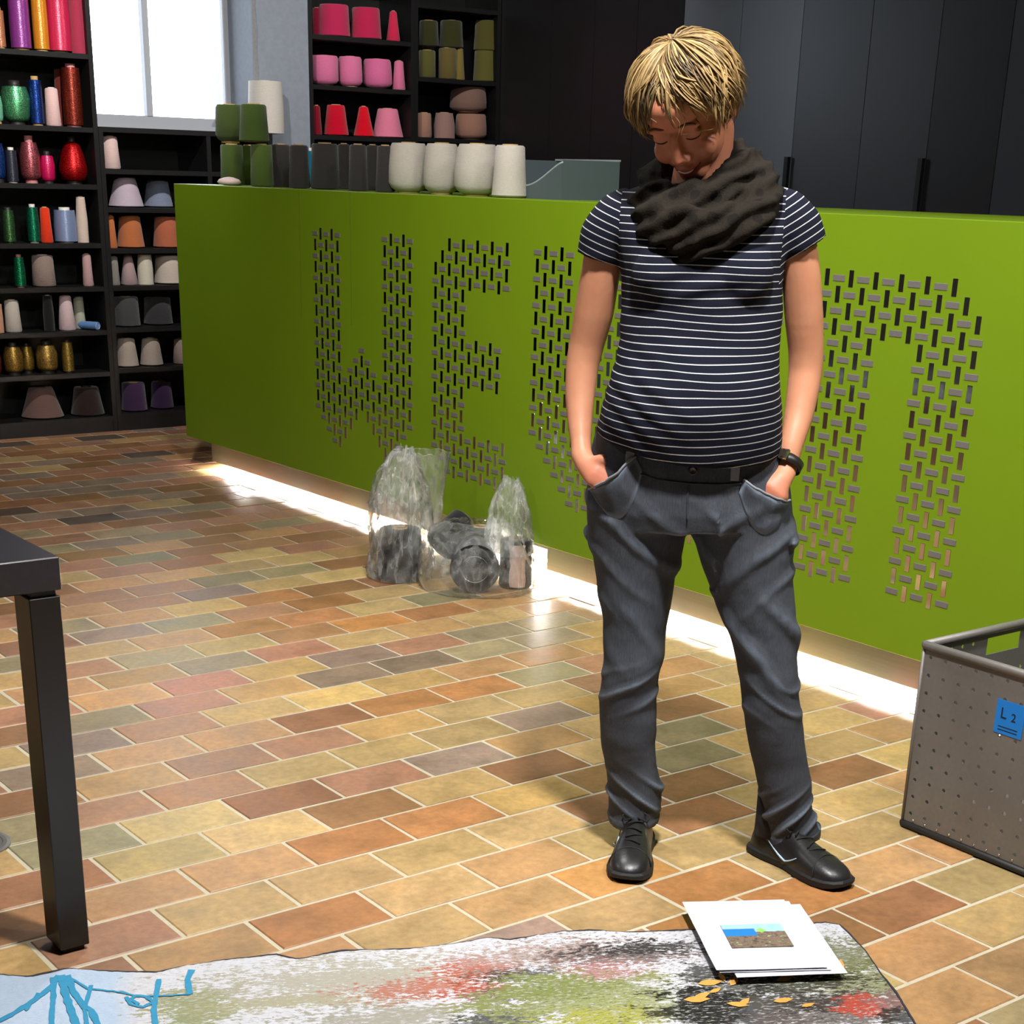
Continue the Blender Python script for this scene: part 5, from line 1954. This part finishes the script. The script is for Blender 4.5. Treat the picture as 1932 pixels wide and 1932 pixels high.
def shoe(heel, toe, label, side):
    heel, toe = np.array([*heel, 0.]), np.array([*toe, 0.])
    L = np.linalg.norm(toe - heel)
    f = (toe - heel) / L
    s_ = np.array([-f[1], f[0], 0])
    tt = [0, .03, .10, .20, .32, .44, .56, .68, .80, .90, .96, 1.0]
    hw = [.016, .028, .034, .036, .036, .037, .041, .045, .046, .040, .030, .012]
    ht = [.040, .072, .086, .090, .090, .084, .070, .060, .053, .045, .036, .024]
    up = MB()
    rg = []
    for t_, w, h in zip(tt, hw, ht):
        c = heel + f * L * t_
        ring = []
        for k in range(20):
            a = 2 * math.pi * k / 20
            ca, sa = math.cos(a), math.sin(a)
            x = math.copysign(abs(ca) ** .8, ca) * w
            z = .014 + (h - .014) * max(0, sa) ** .85 if sa > 0 else .014 + .004 * sa
            if sa > 0 and t_ < .5:
                x *= 1 - .28 * sa
            ring.append(c + s_ * x + np.array([0, 0, z]))
        rg.append(ring)
    up.rings(rg)
    o = child('shoe', up, shoe_leather, label=label)
    md = o.modifiers.new('soft', 'SUBSURF')
    md.levels = md.render_levels = 1
    so = MB()
    rg = []
    for z, g, lift in ((0.0, .000, 1), (.004, .0035, 1), (.016, .0035, 1), (.020, .000, 1)):
        ring = []
        left, right = [], []
        for t_, w in zip(tt, hw):
            waist = 1 - .12 * math.exp(-((t_ - .42) / .14) ** 2)
            c = heel + f * (L * t_ + (g if t_ > .9 else (-g if t_ < .05 else 0)))
            rise = (.010 * max(0, (t_ - .8) / .2) ** 2) if z < .01 else .004 * max(0, (t_ - .8) / .2) ** 2
            left.append(c + s_ * (w * waist + g) + np.array([0, 0, z + rise]))
            right.append(c - s_ * (w * waist + g) + np.array([0, 0, z + rise]))
        rg.append(left + right[::-1])
    so.rings(rg)
    child('sole', so, sole_m, smooth=False, par=o)
    # tongue opening and laces
    for k, t_ in enumerate((.46, .53, .60, .67)):
        h = np.interp(t_, tt, ht) + .0025
        c = heel + f * L * t_
        wd = .017
        pts = [c + s_ * wd * q + np.array([0, 0, h - .004 * abs(q) ** 2]) + f * (.007 * q if k % 2 else -.007 * q) for q in (-1, -.5, 0, .5, 1)]
        child('lace', MB().tube(pts, .0021, 6), lace_m, par=o)
    c = heel + f * L * .40 + np.array([0, 0, np.interp(.40, tt, ht) + .003])
    for q in (-1, 1):
        pts = [c, c + s_ * q * .014 + np.array([0, 0, .010]) - f * .002, c + s_ * q * .030 + np.array([0, 0, .004]) + f * .008, c + s_ * q * .024 + np.array([0, 0, -.006]) + f * .012, c + f * .004]
        child('lace_bow', MB().tube(pts, .0021, 6), lace_m, par=o)
    capc = []
    for k in range(13):
        a = math.pi * k / 12
        t_ = .80 - .05 * math.sin(a)
        w, h = np.interp(t_, tt, hw), np.interp(t_, tt, ht)
        capc.append(heel + f * L * t_ + s_ * math.cos(a) * w * .99 + np.array([0, 0, .016 + (h - .016) * math.sin(a) ** .85 + .0004]))
    child('toe_seam', MB().tube(capc, .0014, 6), sole_m, par=o)
    # thin curved trim on the flank
    pts = []
    for k in range(9):
        q = k / 8
        t_ = .26 + .34 * q
        z = .052 - .030 * math.sin(q * math.pi * .62) + .020 * max(0, q - .62) / .38
        w = np.interp(t_, tt, hw) * (1 - .22 * ((z - .014) / .07) ** 2)
        pts.append(heel + f * L * t_ + s_ * side * (w + .0012) * 1.0 + np.array([0, 0, z]))
    child('side_trim', MB().tube(pts, [.0006, .001, .0016, .0022, .0025, .0022, .0018, .0014, .0008], 6), logo_m, par=o)
    return o


shoe((-.150, .064), (-.158, -.205), 'black leather trainer pointing at the viewer', -1)
shoe((.108, .046), (.298, -.146), 'black leather trainer turned outwards', -1)
# ------------------------------------------------------------------ black cones in clear plastic bags against the counter
BK = (30, 29, 32)
GB = 'black cones in the plastic bags'
cone('black wool cone standing in the left plastic bag', GB, (1.560, 1.610, 0), .086, .185, .86, BK, 0, 'cone')
c2 = cone('black wool cone lying in the bag with its round foot towards the viewer', GB, (0, 0, 0), .088, .19, .70, BK, 0, 'cone', 'white')
fwd = Vector((.50, .70, .10)).normalized()            # from foot to tip
c2.rotation_euler = fwd.to_track_quat('Z', 'X').to_euler()
c2.location = (1.640, 1.255, .091)
c3 = cone('black wool cone tipped over between the two bags', GB, (0, 0, 0), .068, .15, .80, (24, 24, 26), 0, 'cone')
fw3 = Vector((.80, .05, .58)).normalized()
c3.rotation_euler = fw3.to_track_quat('Z', 'X').to_euler()
c3.location = (1.700, 1.560, .105)
cone('black wool cone standing behind the lying one', GB, (1.815, 1.465, 0), .066, .19, .80, (26, 30, 34), 0, 'cone')
c5 = cone('black wool cone with a torn pink label at the right of the bags', GB, (1.842, 1.285, 0), .060, .175, .92, (28, 26, 28), 0, 'cone')
rg = []
for k in range(12):
    a = math.radians(212 + 5.0 * k)
    col_ = []
    for j in range(9):
        z = .010 + .150 * j / 8
        rr = .0615 + (.0565 - .0615) * z / .175 + .0012
        a2 = a + .12 * noise.noise((z * 40, k * .2 if k in (0, 11) else 5, 0)) * (1 if k in (0, 11) else 0)
        col_.append((rr * math.cos(a2), rr * math.sin(a2), z))
    rg.append(col_)
MB().rings(rg, closed=False, caps=False).obj('torn_label', plain('pinkish_paper_label', srgb(186, 158, 150), .8, grain=.25, gscale=60), c5, smooth=True)

def make_film(name, haze):
    film = NT(name)
    fp = film.pos()
    cr = film.noise(film.scaled(fp, (1, 1, .45)), 26, 2, .5)
    broad = film.noise(fp, 13, 2, .5)
    cr2 = film.noise(fp, 110, 3, .6)
    vor = film.n('TexVoronoi', feature='F1')            # facets of crumpled film: every cell gets its own tilt
    vor.inputs['Scale'].default_value = 30
    film.l(film.n('NewGeometry').outputs['Position'], vor.inputs['Vector'])
    tl1 = film.n('VectorMath', operation='SUBTRACT')
    film.l(vor.outputs['Color'], tl1.inputs[0])
    tl1.inputs[1].default_value = (.5, .5, .5)
    tl2 = film.n('VectorMath', operation='SCALE')
    film.l(tl1.outputs[0], tl2.inputs[0])
    tl2.inputs['Scale'].default_value = .55
    bm0 = film.n('Bump')
    bm0.inputs['Strength'].default_value = .8
    bm0.inputs['Distance'].default_value = .010
    film.l(film.math('ADD', cr, film.math('MULTIPLY', cr2, .35)), bm0.inputs['Height'])
    tl3 = film.n('VectorMath', operation='ADD')
    film.l(bm0.outputs[0], tl3.inputs[0])
    film.l(tl2.outputs[0], tl3.inputs[1])
    bmpn = film.n('VectorMath', operation='NORMALIZE')
    film.l(tl3.outputs[0], bmpn.inputs[0])
    gls = film.n('BsdfGlossy')
    gls.inputs['Roughness'].default_value = .10
    gls.inputs['Color'].default_value = (.95, .97, 1, 1)
    film.l(bmpn.outputs[0], gls.inputs['Normal'])
    dif = film.n('BsdfTranslucent')
    dif.inputs['Color'].default_value = (.95, .96, .94, 1)
    dif2 = film.n('BsdfDiffuse')
    dif2.inputs['Color'].default_value = (.92, .94, .92, 1)
    hz = film.n('MixShader')
    hz.inputs[0].default_value = .5
    film.l(dif.outputs[0], hz.inputs[1])
    film.l(dif2.outputs[0], hz.inputs[2])
    trn = film.n('BsdfTransparent')
    trn.inputs['Color'].default_value = (.97, .975, .97, 1)
    lw = film.n('LayerWeight')
    lw.inputs['Blend'].default_value = .32
    film.l(bmpn.outputs[0], lw.inputs['Normal'])
    m1 = film.n('MixShader')
    rdg = film.math('SUBTRACT', 1.0, film.math('ABSOLUTE', film.math('MULTIPLY', film.math('SUBTRACT', cr, .5), 5.0)), clamp=True)
    hazef = film.math('ADD', film.math('MULTIPLY', film.math('SUBTRACT', broad, .28), .75, clamp=True), film.math('MULTIPLY', film.math('POWER', rdg, 4.0), .26), clamp=True)
    hazef = film.math('MULTIPLY', hazef, haze, clamp=True)
    film.l(hazef, m1.inputs[0])
    film.l(trn.outputs[0], m1.inputs[1])
    film.l(hz.outputs[0], m1.inputs[2])
    m2 = film.n('MixShader')
    film.l(film.math('MULTIPLY', film.math('ADD', lw.outputs['Fresnel'], film.math('MULTIPLY', lw.outputs['Facing'], .15)), .55, clamp=True), m2.inputs[0])
    film.l(m1.outputs[0], m2.inputs[1])
    film.l(gls.outputs[0], m2.inputs[2])
    film.l(m2.outputs[0], film.out.inputs[0])
    return film.m


film = make_film('clear_plastic_film', 1.05)
film_thin = make_film('clear_thin_plastic_film', .55)


def crumple(rings_spec, n, amp, seed, jag=0.0, squash=(1, 0)):
    """rings: (x, y, z, r_along, r_across); sheet crumpled by ridged noise"""
    out = []
    dx, dy = .705, -.709
    m = len(rings_spec)
    fine = []
    for i in range(m - 1):
        for k in range(6):
            t_ = k / 6
            fine.append([a * (1 - t_) + b * t_ for a, b in zip(rings_spec[i], rings_spec[i + 1])])
    fine.append(list(rings_spec[-1]))
    for i, (x, y, z, ra, rb) in enumerate(fine):
        ring = []
        for k in range(n):
            a = 2 * math.pi * k / n
            ca, sa = math.cos(a), math.sin(a)
            r1 = 1 - abs(noise.noise((ca * 3.0 + seed, sa * 3.0, z * 4)))
            r2 = 1 - abs(noise.noise((ca * 7 + seed * 2, sa * 7, z * 11)))
            r3 = noise.noise((ca * 13, sa * 13 + seed, z * 45))
            g = amp * ((r1 - .75) * 1.5 + (r2 - .75) * .9 + r3 * .10) * min(1, z / .03 + .15)
            u, v = ca * (ra + g), sa * (rb + g)
            zz = z + (jag * noise.noise((ca * 3, sa * 3, seed + 7)) if i == len(fine) - 1 else 0)
            ring.append((x + u * dx + v * dy * -1 * 0 + v * .709, y + u * dy + v * .705, max(.0015, zz)))
        out.append(ring)
    return out


bag1 = crumple([(1.555, 1.612, .002, .105, .100), (1.555, 1.612, .05, .112, .105), (1.557, 1.612, .12, .108, .103), (1.560, 1.615, .20, .108, .100), (1.565, 1.62, .27, .100, .082), (1.570, 1.625, .33, .092, .066),
                (1.578, 1.630, .39, .072, .050), (1.585, 1.630, .435, .048, .030), (1.590, 1.630, .46, .022, .012)], 84, .034, 1.7, .03)
b1 = MB().rings(bag1, True, False).obj('plastic_bag', film, None, smooth=True)
tag(b1, 'crumpled clear plastic bag standing upright around one black cone', 'plastic bag')
mo = on(0, 1.800, 832, 935)
pk = on(0, 1.845, 968, 960)
bag2 = crumple([(1.715, 1.34, .002, .200, .165), (1.715, 1.34, .06, .205, .175), (1.715, 1.35, .13, .195, .160), (1.725, 1.38, .20, .160, .115), (1.74, 1.40, .225, .10, .06)], 96, .030, 5.2)
b2 = MB().rings(bag2, True, False).obj('plastic_bag', film_thin, None, smooth=True)
tag(b2, 'slumped clear plastic bag over several black cones with its mouth open', 'plastic bag')
dd = 1.80 - .075
mouth = crumple([(dd - .01, mo[1] - .02, .14, .055, .06), (dd, mo[1], .24, .066, .055), (dd + .005, mo[1] + .01, .33, .078, .055), (dd + .01, mo[1] + .015, .41, .092, .058), (dd + .01, mo[1] + .015, .425, .095, .06)], 64, .012, 9.1, .014)
MB().rings(mouth, True, False).obj('bag_mouth', film_thin, b2, smooth=True)
rim_ = [np.array(p) for p in mouth[-1]] + [np.array(mouth[-1][0])]
MB().tube(rim_, .0014, 5, caps=False).obj('mouth_rim', film, b2, smooth=True)
peak = crumple([(1.825, pk[1] - .01, .12, .080, .070), (1.830, pk[1], .20, .078, .060), (1.835, pk[1] + .005, .27, .066, .045), (1.842, pk[1] + .012, .33, .046, .03), (1.848, pk[1] + .02, .375, .02, .012)], 64, .026, 12.6, .03)
MB().rings(peak, True, False).obj('bag_top', film, b2, smooth=True)
